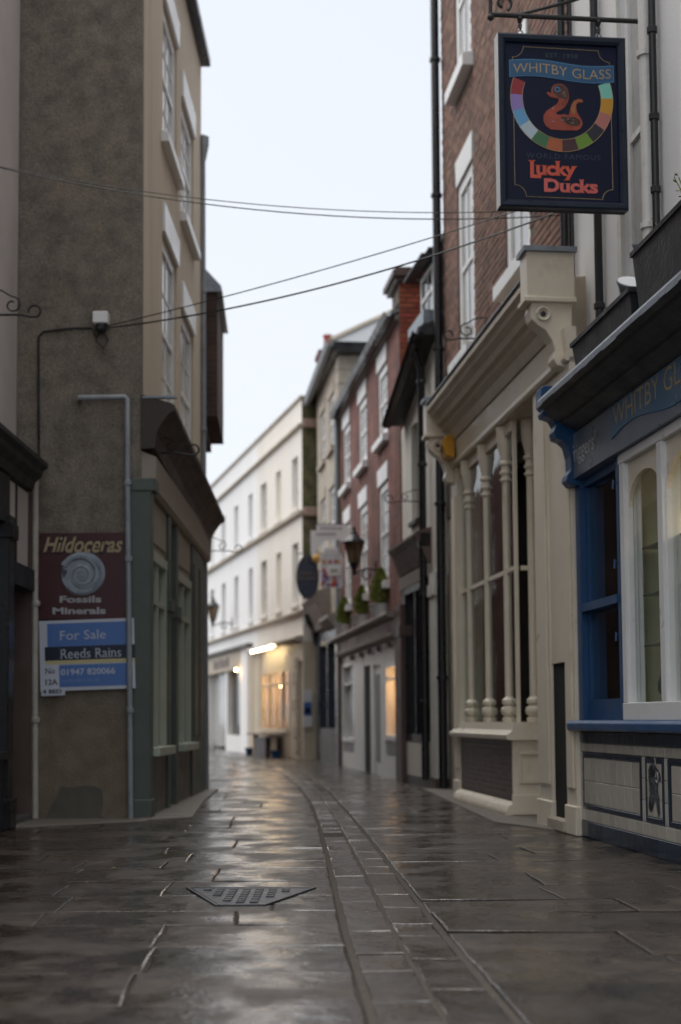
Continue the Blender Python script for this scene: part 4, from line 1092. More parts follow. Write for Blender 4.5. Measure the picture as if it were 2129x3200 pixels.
# ================================================================ LEFT SIDE
# ---------------------------------------------------------------- tall house: roughcast gable to the camera, tan front, green shopfront
Q2 = Plan((-1.77, 18.02), (-1.82, 12.9))
LL = Q2.L
n_ = lambda s: LL - s
l2 = thing('tall_house', 'tall house with dark roughcast gable, tan front and green shopfront', 'building', Q2.at(0, 0), Q2.rz)
hl = [(n_(2.62), n_(1.44), 3.95, 5.92), (n_(2.62), n_(1.44), 6.95, 8.42), (n_(4.25), n_(3.02), 3.75, 5.58), (n_(4.25), n_(3.02), 6.68, 8.06)]
facade(MB(), 0, LL - .03, 3.3, 9.42, hl, reveal=.12).build('wall', TAN, l2)
body(l2, 0, LL - .10, -.95, -5, 0, 10.5, TAN)
bar('gable_wall', GABLE, l2, (LL - .10, LL, -4.2, .004, 0, 12.5))
for k, h in enumerate(hl):
    window(l2, *h, -.03, WHITE, CURTAIN, cols=2, rows=4, fw=.12, wy=0, sill=(WHITE, .12, .08, .10), lintel=(WHITE, .30, .03, .03))
bar('gutter', NAVY, l2, (-.05, LL, -.02, .12, 9.42, 9.52)); MB().sweep([(-3, 11.5), (-3, 11.4), (.1, 9.5), (.1, 9.58)], 0, LL - .1).build('roof', SLATE, l2)
pt = MB(); pt.plate([(-.86, .0), (-.80, .12), (-.74, .22), (-.72, .31), (-.62, .29), (-.50, .31), (-.40, .30), (-.34, .27), (-.33, .14), (-.36, .05), (-.30, .0)], 0, .012)
pt = pt.build('cement_patch', CONCRETE, l2); pt.rotation_euler = (0, 0, R(90)); pt.location = (LL + .012, 0, 0)
# shopfront (y .08 proud)
gp = lambda s0, s1, z0, z1, y1=.085, y0=-.1: (n_(s1), n_(s0), y0, y1, z0, z1)
bar('corner_post', GREEN, l2, gp(-.02, .16, 0, 3.05, .10), gp(-.03, .20, 2.98, 3.10, .14), gp(-.03, .17, 0, .18, .115), bevel=.008)
bars('pilaster', GREEN, l2, gp(1.32, 1.52, 0, 3.02), gp(1.95, 2.14, 0, 3.0), gp(1.30, 1.54, 1.98, 2.10, .12), gp(1.93, 2.16, 1.95, 2.08, .12), bevel=.008)
bar('pilaster', GREEN, l2, gp(3.42, 4.72, 0, 2.98), gp(3.5, 3.9, .7, 2.7, .10), gp(4.1, 4.6, .7, 2.7, .10), bevel=.008)
bar('door', GREEN, l2, gp(1.52, 1.95, .05, 2.0, -.05)); bar('door_light', SAGE, l2, gp(1.52, 1.95, 2.0, 2.95, .0))
for (a, b) in ((.16, 1.32), (2.14, 3.42)):
    bar('stall_riser', DARKSTONE, l2, gp(a, b, 0, .58, .06))
    w = bar('shop_window', SAGE, l2, gp(a, a + .07, .62, 2.46, .07), gp(b - .08, b, .62, 2.46, .07), gp(a, b, .56, .64, .16), gp(a, b, 2.38, 2.48, .075), gp(a + .07, b - .08, 1.98, 2.03, .06), gp((a + b) / 2 - .025, (a + b) / 2 + .025, .64, 2.38, .06), bevel=.004)
    m_ = (a + b) / 2
    for (c, d) in ((a + .07, m_ - .025), (m_ + .025, b - .08)):
        bar('pane', GLASS, w, gp(c, d, .64, 1.98, .012, .006)); bar('pane', GLASS, w, gp(c, d, 2.03, 2.38, .012, .006))
    bar('display_lining', SAGE, w, gp(a, b, .5, 2.5, -.48, -.50), gp(a, b, .5, .55, -.0, -.48))
    bar('upper_panel', TANPANEL, l2, gp(a, b, 2.48, 3.02, .05), gp(a + .06, b - .06, 2.56, 2.94, .065))
bar('interior_ceiling', VOID, l2, gp(.1, 4.7, 2.5, 2.53, -.1, -.9)); 
MB().sweep([(.0, 3.36), (.14, 3.30), (.13, 3.02), (.10, 2.98), (0, 2.98)], 0.05, LL - .02, dz0=-.10).build('fascia', TANPANEL, l2)
cn = MB()
for k, (p, q) in enumerate((((0, 3.88), (.33, 3.80)), )):
    cn.sweep([(0, 3.88), (.29, 3.79), (.315, 3.77), (.31, 3.73), (.26, 3.70), (.20, 3.62), (.145, 3.52), (.13, 3.38), (0, 3.37)], .12, LL + .02, dz0=-.34)
cn.build('canopy', BROWNW, l2)
bar('lead_cap', LEAD, l2, (LL - .03, LL + .03, .02, .33, 3.84, 3.86))
lt = thing('shop_lamp', 'tiny orange lamp glinting low in the first green shop window', 'lamp', Q2.at(n_(.95), -.2, 1.15)); MB().ball((0, 0, 0), .012).build('bulb', BULB, lt)
lt = thing('shop_lamp', 'tiny orange lamp glinting higher in the far green shop window', 'lamp', Q2.at(n_(2.75), -.2, 1.45)); MB().ball((0, 0, 0), .012).build('bulb', BULB, lt)

# ---------------------------------------------------------------- near left building
Q1 = Plan((-2.96, 12.885), (-2.96, 4.6))
l1 = thing('shop_building', 'pinkish grey rendered building with black shopfront at left edge', 'building', Q1.at(0, 0), Q1.rz)
facade(MB(), 0, 8.2, 2.9, 11.0).build('wall', PINKGREY, l1); body(l1, 0, 8.2, -.95, -5, 0, 11, PINKGREY)
MB().sweep([(0, 3.34), (.29, 3.24), (.315, 3.22), (.315, 3.18), (.27, 3.15), (.26, 3.10), (.20, 3.05), (.18, 2.98), (.10, 2.95), (0, 2.95)], .10, 8.2).build('cornice', BLACKW, l1)
bar('fascia', BLACKW, l1, (.95, 8.2, 0, .17, 2.55, 2.95))
bar('pilaster', BLACK, l1, (.88, 1.08, -.05, .20, 0, 2.62), (.86, 1.10, -.05, .23, 2.42, 2.55), (.86, 1.10, -.05, .23, 0, .25), bevel=.008)
bar('stall_riser', BLACKW, l1, (1.08, 8.2, -.1, .17, 0, .58)); bar('window_sill', BLACKW, l1, (1.08, 8.2, -.1, .22, .58, .64))
bar('pane', DARKGLASS, l1, (1.08, 3.2, .10, .11, .64, 2.55)); bar('mullion', BLACK, l1, (3.2, 3.3, .05, .17, .64, 2.55)); bar('pane', DARKGLASS, l1, (3.3, 6, .10, .11, .64, 2.55))
bar('upper_panel', PINKGREY, l1, (.12, .88, .0, .14, 2.26, 2.95)); bar('panel_batten', BLACKW, l1, (.60, .63, .14, .155, 2.26, 2.95))
bar('door_lintel', BLACKW, l1, (.0, .90, -.1, .20, 2.06, 2.25)); bar('door', NAVY, l1, (.06, .88, -.03, .01, .06, 2.06)); bar('door_jamb', BROWN, l1, (0, .07, -.1, .19, 0, 2.94))
bar('doorstep', DARKSTONE, l1, (0, .9, -.05, .18, 0, .06))

# ---------------------------------------------------------------- brick house beyond with a jettied bay
Q3 = Plan((-2.3, 24.0), (-2.05, 18.1))
l3 = thing('brick_house', 'dull brick house with jettied upper bay beyond the tan front', 'building', Q3.at(0, 0), Q3.rz)
bar('wall', FARBRICK_D, l3, (0, Q3.L, -4, 0, 0, 6.5))
by = bar('jettied_bay', FARBRICK_D, l3, (Q3.L - 2.2, Q3.L - .25, 0, .47, 4.86, 6.5)); bar('bay_corbel', FARBRICK_D, by, (Q3.L - 2.1, Q3.L - .35, 0, .30, 4.72, 4.86))
MB().sweep([(0, 7.15), (.52, 6.58), (.54, 6.50), (0, 6.50)], Q3.L - 2.25, Q3.L - .2).build('lead_roof', LEAD, by)

# ---------------------------------------------------------------- red brick row round the bend (seen in the shop glass)
Q4 = Plan((-4.6, 36.0), (-2.35, 24.1))
l4 = thing('brick_row', 'red brick row round the bend behind the tan fronted house', 'building', Q4.at(0, 0), Q4.rz)
h7 = [(1.2 + 2.4 * k, 2.1 + 2.4 * k, z0, z0 + 1.5) for k in range(4) for z0 in (.9, 3.4)]
facade(MB(), 0, Q4.L, 0, 5.7, h7).build('wall', FARBRICK, l4); body(l4, 0, Q4.L, -.95, -4, 0, 5.7, FARBRICK)
for h in h7: window(l4, *h, -.03, WHITE, CURTAIN, cols=2, rows=4, fw=.09, wy=0, sill=(WHITE, .12, .08, .06))

# ================================================================ PIPES, WIRES, SMALL THINGS
def pipe(name, label, pts, r, m, clips=(), hopper=None, n=10, low=None):
    t = thing(name, label, 'drainpipe' if 'pipe' in name else 'cable', pts[-1])
    o = Vector(pts[-1])
    mb = MB().tube([Vector(p) - o for p in pts], r, n); mb.build('pipe' if 'pipe' in name else 'wire', m, t, smooth=True)
    for c in clips:
        c = Vector(c) - o; MB().lathe([(r * 1.1, -.025), (r * 1.35, -.02), (r * 1.35, .02), (r * 1.1, .025)], c, n).build('collar', m, t)
    if hopper:
        c = Vector(hopper) - o
        hm = MB(); hm.lathe([(r * 1.05, -.22), (r * 2.2, -.02), (r * 2.2, .10), (r * 2.0, .10)], c, 4); hm.build('hopper', m, t)
    return t

Yg = 12.83
pipe('waste_pipe', 'grey elbowed waste pipe running down the roughcast gable across both signs', [(-2.38, 12.92, 3.835), (-2.38, Yg, 3.835), (-1.96, Yg, 3.84), (-1.935, Yg, 3.82), (-1.93, Yg, 3.0), (-1.905, Yg, 1.2), (-1.89, Yg, 0)], .026, PIPEGREY, clips=[(-1.90, Yg, .98), (-1.918, Yg, 2.35), (-1.929, Yg, 3.05)])
pipe('drainpipe', 'pale pipe in the corner between black doorway and roughcast gable', [(-2.765, 12.82, 3.1), (-2.76, 12.82, 1.5), (-2.745, 12.82, .02)], .03, PIPEWHITE, clips=[(-2.755, 12.82, 1.95), (-2.75, 12.82, .9)])
c0 = (-2.18, 12.86, 4.49)
pipe('cable', 'black cable clipped along the gable down to the pale pipe', [(-2.24, 12.885, 4.42), (-2.27, 12.885, 4.5), (-2.45, 12.885, 4.5), (-2.72, 12.885, 4.47), (-2.765, 12.885, 4.42), (-2.76, 12.885, 3.9), (-2.75, 12.885, 3.14)], .011, BLACK, n=6)
jb = thing('junction_box', 'small white junction box high on the roughcast gable', 'junction box', (-2.18, 12.9, 4.5))
bar('box', WHITE, jb, (-.07, .07, -.12, 0, .02, .13), bevel=.008); MB().lathe([(.03, -.06), (.05, -.03), (.05, .02)], (.0, -.06, 0), 10).build('cable_gland', BLACK, jb)
MB().tube([(-.01, -.06, -.05), (-.05, -.05, -.12), (.02, -.05, -.2), (.06, -.05, -.12), (.02, -.06, -.04)], .008, 6).build('cable_loop', BLACK, jb)

def sag(a, b, s, n=22):
    a, b = Vector(a), Vector(b)
    return [tuple(a + (b - a) * (k / n) - Vector((0, 0, s * 4 * (k / n) * (1 - k / n)))) for k in range(n + 1)]
def wire(label, a, b, s, r):
    p = sag(a, b, s); o = thing('overhead_cable', label, 'cable', p[0])
    MB().tube([Vector(q) - Vector(p[0]) for q in p], r, 6).build('wire', BLACK, o)
wire('thicker black cable from the white junction box across the lane', (-2.12, 12.82, 4.48), (1.96, 11.45, 5.10), .14, .0075)
wire('thin black cable just above the cable from the junction box', (-2.12, 12.82, 4.50), (1.93, 11.50, 5.22), .05, .005)
wire('upper of the two slack cables strung high over the lane from left edge', (-2.95, 11.7, 5.58), (1.98, 12.2, 5.34), .17, .004)
wire('lower of the two slack cables strung high over the lane from left edge', (-2.95, 11.6, 5.54), (1.98, 12.3, 5.32), .19, .005)

pipe('drainpipe', 'grey drainpipe with hopper at the far end of the tan front', [(-1.745, 17.99, 8.25), (-1.735, 17.99, 4.0), (-1.72, 17.99, 3.0), (-1.70, 17.99, 0)], .034, PIPEGREY, clips=[(-1.74, 17.99, z) for z in (6.4, 4.6)], hopper=(-1.74, 17.99, 8.35))
MB().tube([(-1.62, 17.9, 2.1), (-1.605, 17.9, 0)], .055, 10).build('pipe_guard', BLACK, l2).matrix_parent_inverse = l2.matrix_world.inverted()
p = P2.at(6.93, .09)
pipe('drainpipe', 'tall black drainpipe between brown brick building and narrow white house', [(p.x, p.y, 11.6), (p.x, p.y, 5), (p.x, p.y, 0)], .055, BLACK, clips=[(p.x, p.y, z) for z in (1.4, 3.6, 5.6, 7.6, 9.4)])
p = P3.at(.48, .10); q = P3.at(.35, .24)
pipe('drainpipe', 'black drainpipe with swan neck from the gutter of the narrow white house', [(q.x, q.y, 5.85), (q.x, q.y, 5.72), (p.x, p.y, 5.45), (p.x, p.y, 2.0), (p.x, p.y, .1)], .05, BLACK, clips=[(p.x, p.y, z) for z in (1.1, 2.5, 4.2, 5.3)])
p = P4.at(7.1, .08)
pipe('drainpipe', 'thin dark drainpipe where red brick house meets stone house', [(p.x, p.y, 7.0), (p.x, p.y, 2.5)], .045, PIPEGREY)
p = P1.at(2.80, -.13)
pipe('drainpipe', 'black drainpipe on corner where white wall meets brown brick', [(p.x, p.y, 11.4), (p.x, p.y, 6), (p.x, p.y, 3.35)], .035, BLACK)
for k, (s, y, r) in enumerate(((2.72, -.165, .012), (2.66, -.17, .009))):
    p = P1.at(s, y); pipe('cable', ('black cable beside the corner drainpipe of the white wall', 'thinner black cable second from the corner drainpipe of the white wall')[k], [(p.x, p.y, 11.4), (p.x + .005, p.y, 6.5), (p.x - .008, p.y, 5), (p.x, p.y, 3.4)], r, BLACK, n=6)
p = P1.at(1.93, -.15)
pipe('drainpipe', 'black drainpipe on the white wall between sign and corner', [(p.x, p.y, 11.4), (p.x, p.y, 3.4)], .032, BLACK, clips=[(p.x, p.y, z) for z in (4.0, 5.3)])
p = P1.at(2.03, -.175); pipe('cable', 'black cable looping down beside the middle black drainpipe', [(p.x, p.y, 11.4), (p.x, p.y, 5.4), (p.x + .01, p.y, 4.6), (p.x, p.y, 3.6)], .010, BLACK, n=6)
p = P1.at(.735, -.145); pipe('drainpipe', 'flaking white pipe right of the sash window on the white wall', [(p.x, p.y, 11.4), (p.x, p.y, 3.5)], .045, WHITE_OLD, clips=[(p.x, p.y, z) for z in (4.2, 5.4)])
p = P1.at(.60, -.15); pipe('drainpipe', 'thin black pipe beside the flaking white pipe', [(p.x, p.y, 11.4), (p.x, p.y, 3.5)], .026, BLACK, clips=[(p.x, p.y, z) for z in (4.4, 4.9, 5.5)])

# ---------------------------------------------------------------- roughcast gable signs
Lx = lambda x: -2.74 + (x - 170) * .000745
Lz = lambda y: 2.595 - (y - 105) * .000748
hs = thing('fossil_shop_sign', 'maroon sign with silver ammonite and gold script on the gable', 'shop sign', (0, 12.875, 0))
bar('board', MAROON, hs, (-2.742, -1.935, -.018, .022, 1.808, 2.597))
pl_ = lambda d: (lambda u, w: (u, d, w))
lettering(hs, 'Hildoceras', BLACKPRINT, (Lx(205), Lx(1212), Lz(362), Lz(128)), pl_(-.0195), bold=.075, shear=.35)
lettering(hs, 'Hildoceras', mat('tan_gold_lettering', (.36, .265, .16), .5, .1, 5, .05, 30), (Lx(222), Lx(1198), Lz(348), Lz(140)), pl_(-.021), bold=.022, shear=.35, serif=.02)
lettering(hs, 'Fossils', GREYPRINT, (Lx(430), Lx(938), Lz(955), Lz(872)), pl_(-.0195), bold=.035)
lettering(hs, 'Minerals', GREYPRINT, (Lx(345), Lx(992), Lz(1095), Lz(1010)), pl_(-.0195), bold=.035)
am = MB(); cx, cz = Lx(700), Lz(612)
outl = []
for k in range(41):
    t = k / 40; a = R(150 - 372 * t); rr = .205 - .012 * t
    if t > .93: rr *= .92
    outl.append((cx + rr * 1.01 * math.cos(a) + .008, cz + rr * .98 * math.sin(a) + .01))
am.plate(outl, -.0185, -.022); am = am.build('ammonite_disc', AMMON, hs)
sp = []; rd = []
NT = 150
for k in range(NT + 1):
    t = k / NT; a = R(155 - 1180 * t); rr = .185 * math.exp(-2.45 * t)
    sp.append((cx + rr * math.cos(a), -.022, cz + rr * math.sin(a))); rd.append(max(.004, .155 * rr * (1.0 + .10 * (k % 2) - .05)))
am2 = MB().tube(sp, rd, 8); am2.v = [(x, -.022 + (y + .022) * .35, z) for x, y, z in am2.v]
am2.build('ammonite_whorl', AMMON, hs)
sd = MB()
for t in range(1, 118):
    u = t / 118; a = R(135 - 1100 * u); rr = .160 * math.exp(-2.35 * u)
    sd.plate([(cx + (rr) * math.cos(a), cz + rr * math.sin(a)), (cx + rr * .955 * math.cos(a), cz + rr * .955 * math.sin(a)), (cx + rr * .945 * math.cos(a - .18), cz + rr * .945 * math.sin(a - .18)), (cx + rr * .985 * math.cos(a - .18), cz + rr * .985 * math.sin(a - .18))], -.0445 if u < .0 else -.034, -.030)
sd.build('whorl_shading', AMMON_D, hs)
rb = MB()
for k in range(40):
    a = R(150 - 7.4 * k); r0, r1 = .150, .197
    rb.tube([(cx + r0 * math.cos(a), -.026, cz + r0 * math.sin(a)), (cx + (r0 + r1) / 2 * math.cos(a + .03), -.036, cz + (r0 + r1) / 2 * math.sin(a + .03)), (cx + r1 * math.cos(a + .07), -.024, cz + r1 * math.sin(a + .07))], .0045, 5)
rb.build('ammonite_ribs', AMMON_D if False else AMMON, hs)
MB().plate([(Lx(455), Lz(520)), (Lx(525), Lz(575)), (Lx(480), Lz(640)), (Lx(452), Lz(560))], -.0225, -.040).build('shell_mouth', AMMON_D, hs)

fs = thing('for_sale_board', 'blue and white estate agent board fixed under the maroon sign', 'sign board', (-2.285, 12.868, 1.49))
fs.rotation_euler = (0, R(-1.6), 0)
ox, oz = -2.285, 1.49
FX = lambda x: Lx(x) - ox
def FZ(x, y): return Lz(y) - oz - (Lx(x) - ox) * math.tan(R(1.6))
def fbox(x0, x1, yt, yb, m, d, nm='printed_panel'):
    xm = 770
    zt, zb = Lz(yt) - oz, Lz(yb) - oz
    return bar(nm, m, fs, (FX(x0), FX(x1), -d, 0, zb, zt))
fbox(192, 1345, 1160, 2012, PRINTWHITE, .012, 'board')
fbox(290, 1262, 1196, 1482, SKYBLUE, .0135); fbox(255, 1345, 1478, 1645, DEEPNAVY, .0145); fbox(262, 1345, 1645, 1690, YELLOWPRINT, .0135); fbox(425, 1300, 1702, 1970, SKYBLUE, .0135)
fbox(204, 488, 1972, 2068, PRINTWHITE, .018, 'number_plate')
fl = lambda d: (lambda u, w: (u, -d, w))
def ft(body_, x0, x1, yt, yb, m, d, **k): lettering(fs, body_, m, (FX(x0), FX(x1), Lz(yb) - oz, Lz(yt) - oz), fl(d), **k)
ft('For Sale', 435, 1000, 1288, 1398, PRINTWHITE, .015, bold=-.004, serif=.06)
ft('Reeds Rains', 440, 1182, 1508, 1626, PRINTWHITE, .016, bold=-.004, serif=.06)
ft('01947 820066', 445, 1105, 1750, 1828, PRINTWHITE, .015, bold=.012)
ft('reedsrains.co.uk', 450, 920, 1866, 1912, mat('pale_blue_print', (.18, .27, .46), .4, .05, 4, .02, 30), .015, serif=.02)
ft('No', 252, 372, 1735, 1800, BLACKPRINT, .0145, serif=.06); ft('12A', 252, 408, 1868, 1935, BLACKPRINT, .0145, bold=.01, serif=.06)
ft('4 BED', 222, 450, 1992, 2040, BLACKPRINT, .020, bold=.03)

# ---------------------------------------------------------------- hanging glass shop sign
sg = thing('hanging_sign', 'framed navy pictorial sign with duck and coloured ring hanging at upper right', 'hanging sign', P1.at(.8, .43, 4.312), P1.rz - R(90))
Kx = lambda x: (x - 788) * .000636
Kz = lambda y: (1912 - y) * .000658
W_, H_ = .885, 1.203
x0, x1 = -W_ / 2, W_ / 2
fr = MB()
pf = [(0, 0), (0, -.045), (.012, -.052), (.035, -.05), (.052, -.035), (.056, -.018)]
ins = lambda d: ((x0 + d, d), (x1 - d, d), (x1 - d, H_ - d), (x0 + d, H_ - d))
for (d0, ya), (d1, yb) in zip(pf, pf[1:]):
    A_, B_ = ins(d0), ins(d1)
    for k in range(4):
        k2 = (k + 1) % 4
        fr.quad((A_[k][0], ya, A_[k][1]), (A_[k2][0], ya, A_[k2][1]), (B_[k2][0], yb, B_[k2][1]), (B_[k][0], yb, B_[k][1]))
fr.build('frame', SIGNFRAME, sg)
bar('edge_strip', WHITE, sg, (x0 - .005, x0 - .0005, -.046, .05, .003, H_ - .003)); 
bar('board', SIGNNAVY, sg, (x0 + .002, x1 - .002, -.016, .052, .002, H_ - .002))
def line(pts, r, m, nm, d=-.0175):
    return MB().tube([(Kx(x), d, Kz(y)) for x, y in pts], r, 5).build(nm, m, sg)
def qarc(cx_, cy_, r, a0, a1, n=7): return [(cx_ + r * math.cos(R(a0 + (a1 - a0) * k / n)), cy_ - r * math.sin(R(a0 + (a1 - a0) * k / n))) for k in range(n + 1)]
line([(258, 345), (258, 318)] + qarc(258, 200, 118, 270, 360) + [(380, 203), (1188, 212)] + qarc(1318, 210, 122, 180, 270) + [(1320, 360)], .0016, GOLD, 'border_line')
line([(262, 900), (262, 1665)] + qarc(262, 1788, 123, 90, 0) + [(395, 1786), (1205, 1792)] + qarc(1328, 1800, 115, 180, 90) + [(1328, 1685), (1328, 880)], .0016, GOLD, 'border_line')
ringc = [(.30, .012, .020), (.27, .19, .48), (.12, .35, .60), (.46, .56, .62), (.045, .16, .06), (.42, .10, .030), (.055, .012, .016), (.14, .27, .018), (.010, .011, .022), (.47, .16, .14), (.58, .28, .015), (.22, .60, .48)]
rnm = ['red', 'lilac', 'sky_blue', 'pale_blue', 'green', 'orange', 'maroon_dark', 'lime', 'black_navy', 'pink', 'amber', 'aqua']
C0x, C0y, ro, ri = 788, 742, 558, 432
for k, c in enumerate(ringc):
    a0 = 158 + k * 18.6; a1 = a0 + 18.6
    o_ = [(C0x + ro * math.cos(R(a0 + (a1 - a0) * t / 6)), C0y - ro * math.sin(R(a0 + (a1 - a0) * t / 6))) for t in range(7)]
    i_ = [(C0x + ri * math.cos(R(a1 - (a1 - a0) * t / 6)), C0y - ri * math.sin(R(a1 - (a1 - a0) * t / 6))) for t in range(7)]
    MB().plate([(Kx(x), Kz(y)) for x, y in o_ + i_], -.0162, -.0185).build('ring_segment', mat('ring_' + rnm[k], tuple(v * .85 for v in c), .38, .05, 5, .03, 30), sg)
for rr in (ro + 2, ri - 2):
    line([(C0x + rr * math.cos(R(158 + 223 * t / 50)), C0y - rr * math.sin(R(158 + 223 * t / 50))) for t in range(51)], .0016, GOLD, 'ring_outline', -.0186)
wv = lambda a: .0145 * math.sin(2 * math.pi * a) - .008 * a + .004
def bann(x0_, x1_, top, bot, n=24):
    t_ = [(Kx(x0_ + (x1_ - x0_) * k / n), Kz(top) + wv(k / n)) for k in range(n + 1)]
    b_ = [(Kx(x1_ - (x1_ - x0_) * k / n), Kz(bot) + wv(1 - k / n)) for k in range(n + 1)]
    return t_ + b_
MB().plate(bann(220, 1364, 358, 540), -.0162, -.0200).build('banner_edge', BANNEREDGE, sg); MB().plate(bann(229, 1355, 367, 531), -.0200, -.0215).build('banner', BANNER, sg)
lettering(sg, 'WHITBY GLASS', mat('gold_sign_lettering', (.36, .245, .125), .42, .1, 5, .03, 30), (Kx(262), Kx(1330), Kz(500), Kz(400)), pl_(-.0225), bold=-.006, warp=wv)
lettering(sg, 'EST. 1958', FADED, (Kx(622), Kx(972), Kz(305), Kz(258)), pl_(-.017))
lettering(sg, 'WORLD FAMOUS', FADED, (Kx(392), Kx(1198), Kz(1378), Kz(1325)), pl_(-.017), bold=-.01, spacing=1.25)
lettering(sg, 'L', ORANGERED, (Kx(415), Kx(548), Kz(1590), Kz(1402)), pl_(-.018), bold=.03, serif=.06)
lettering(sg, 'ucky', ORANGERED, (Kx(488), Kx(940), Kz(1605), Kz(1402)), pl_(-.0182), bold=.035, serif=.035, spacing=.95)
lettering(sg, 'Ducks', SALMON, (Kx(577), Kx(1165), Kz(1733), Kz(1588)), pl_(-.018), bold=.035, serif=.035, spacing=.97)
duck = [(760,582),(810,592),(850,630),(868,690),(860,760),(830,820),(780,860),(735,880),(722,895),(735,912),(770,912),(815,905),(860,915),(875,860),(890,800),(920,755),(970,735),(1010,740),(1022,760),(1010,775),(975,775),(950,790),(942,820),(950,870),(975,920),(1000,960),(1010,1000),(990,1045),(950,1072),(800,1076),(660,1072),(610,1040),(582,985),(585,925),(620,875),(680,835),(730,800),(755,760),(748,738),(700,735),(660,725),(628,695),(624,678),(640,674),(680,690),(672,670),(680,630),(710,595)]
KP = lambda pts: [(Kx(x), Kz(y)) for x, y in pts]
dk = MB().plate(KP(duck), -.0162, -.0190).build('painted_duck', DUCKRED, sg)
MB().plate(KP([(760,590),(808,600),(842,634),(858,690),(852,750),(815,745),(770,735),(745,730),(720,700),(690,680),(690,636),(715,604)]), -.0190, -.0196).build('dark_head', DUCKDARK, dk)
MB().plate(KP([(885,850),(898,805),(925,765),(970,745),(1005,748),(1012,760),(970,765),(940,785),(930,830),(935,880),(905,905)]), -.0190, -.0196).build('amber_tail', DUCKAMBER, dk)
MB().plate(KP([(770,930),(860,935),(930,930),(980,960),(985,1010),(940,1030),(860,1020),(790,975)]), -.0190, -.0196).build('dark_flank', DUCKDARK, dk)
MB().plate(KP([(740 + 30 * math.cos(t * .42), 645 + 28 * math.sin(t * .42)) for t in range(15)]), -.0196, -.0204).build('eye_ring', BANNEREDGE, dk)
MB().plate(KP([(740 + 19 * math.cos(t * .42), 645 + 18 * math.sin(t * .42)) for t in range(15)]), -.0204, -.0210).build('eye', DEEPNAVY, dk)
gl = MB()
for (x, y, w, h) in ((815, 672, 26, 10), (800, 690, 20, 8), (822, 700, 14, 8), (690, 848, 10, 26), (690, 985, 40, 7), (790, 968, 40, 6), (900, 995, 36, 7), (850, 955, 16, 10), (912, 962, 10, 10), (825, 715, 10, 10), (780, 655, 12, 8), (660, 972, 12, 6)):
    gl.plate(KP([(x - w / 2, y), (x, y - h / 2), (x + w / 2, y), (x, y + h / 2)]), -.0197, -.0203)
gl.build('painted_glints', GREYPRINT, dk)
# shackles and scroll bracket
def shackle(root, x):
    MB().tube([(x + .018 * math.cos(t * .52), 0, H_ + .022 + .020 * math.sin(t * .52)) for t in range(13)], .005, 6).build('ring', LEAD, root)
    MB().tube([(x, -.014, H_ + .045), (x, 0, H_ + .075), (x, .012, H_ + .095), (x, 0, H_ + .125), (x, 0, H_ + .15)], [.008, .016, .012, .02, .014], 7).build('hook', IRON, root)
shackle(sg, Kx(352)); shackle(sg, Kx(1212))
br = thing('sign_bracket', 'black wrought iron scroll bracket carrying the duck sign', 'bracket', P1.at(.8, -.2, 5.66), P1.rz - R(90))
bz = .0
bkt = MB()
bkt.tube([(-1.11, 0, 0), (-.02, 0, 0), (0, 0, .02), (0, 0, .75)], .017, 8)
bkt.tube([(-1.11, 0, -.015), (-1.11, 0, .32)], .013, 8)
bkt.build('frame', IRON, br)
MB().tube([(-.94, 0, .0), (-.55, 0, .12), (0, 0, .33)], .011, 7).build('brace', IRON, br)
MB().tube([(-1.10, 0, .15), (-.95, 0, .20), (-.6, 0, .42)], .010, 7).build('brace', IRON, br)
for (cx_, cz_, a0, a1) in ((-1.02, .085, -60, 260), (-.60, .17, -30, 330), (-1.0, .30, -60, 300)):
    MB().tube(curl((cx_, cz_), .058, .030, a0, a1), .011, 6).build('scroll', IRON, br)
MB().ball((-1.11, 0, -.02), .024).build('finial', IRON, br); MB().ball((-1.12, 0, .13), .020).build('finial', IRON, br)
MB().lathe([(.03, -.03), (.09, -.01), (.10, .02), (.06, .04)], (-.58, .05, .22), 12).build('rosette', IRON, br)

def scroll_bracket(label, root_p, rz, length, h=.18, r=.010):
    t = thing('sign_bracket', label, 'bracket', root_p, rz)
    MB().tube([(0, 0, 0), (length * .6, 0, 0), (length * .8, 0, -.02)] + [(length * .86 + .05 * math.cos(R(a)), 0, .03 + .05 * math.sin(R(a))) for a in range(-110, 200, 22)], r, 6).build('arm', IRON, t)
    MB().tube([(0, 0, h)] + [(length * .25, 0, h * .95), (length * .45, 0, h * .7)] + curl((length * .45, h * .38), h * .33, h * .12, 80, -300), r * .8, 6).build('scroll', IRON, t)
    MB().tube([(0, 0, -.06), (0, 0, h + .06)], r * 1.2, 6).build('wall_plate', IRON, t)
    return t
scroll_bracket('empty scroll bracket beside the dark canopy of the green shopfront', (-1.82, 13.25, 3.40), 0, .52)
scroll_bracket('empty scroll bracket high on pinkish grey wall at left edge', (-2.95, 11.75, 4.30), 0, .46, .22)
pp = P2.at(4.42, 0, 5.05)
scroll_bracket('empty scroll bracket between brown brick windows above the cream cornice', pp, P2.rz + R(90), .50, .24)
pp = P3.at(.9, 0, 3.78); scroll_bracket('thin scroll bracket on the narrow white house over black shopfront', pp, P3.rz + R(90), .55, .16, .008)
scroll_bracket('far scroll bracket standing out against the white terrace', (-1.95, 20.2, 3.30), 0, .58, .2, .008)

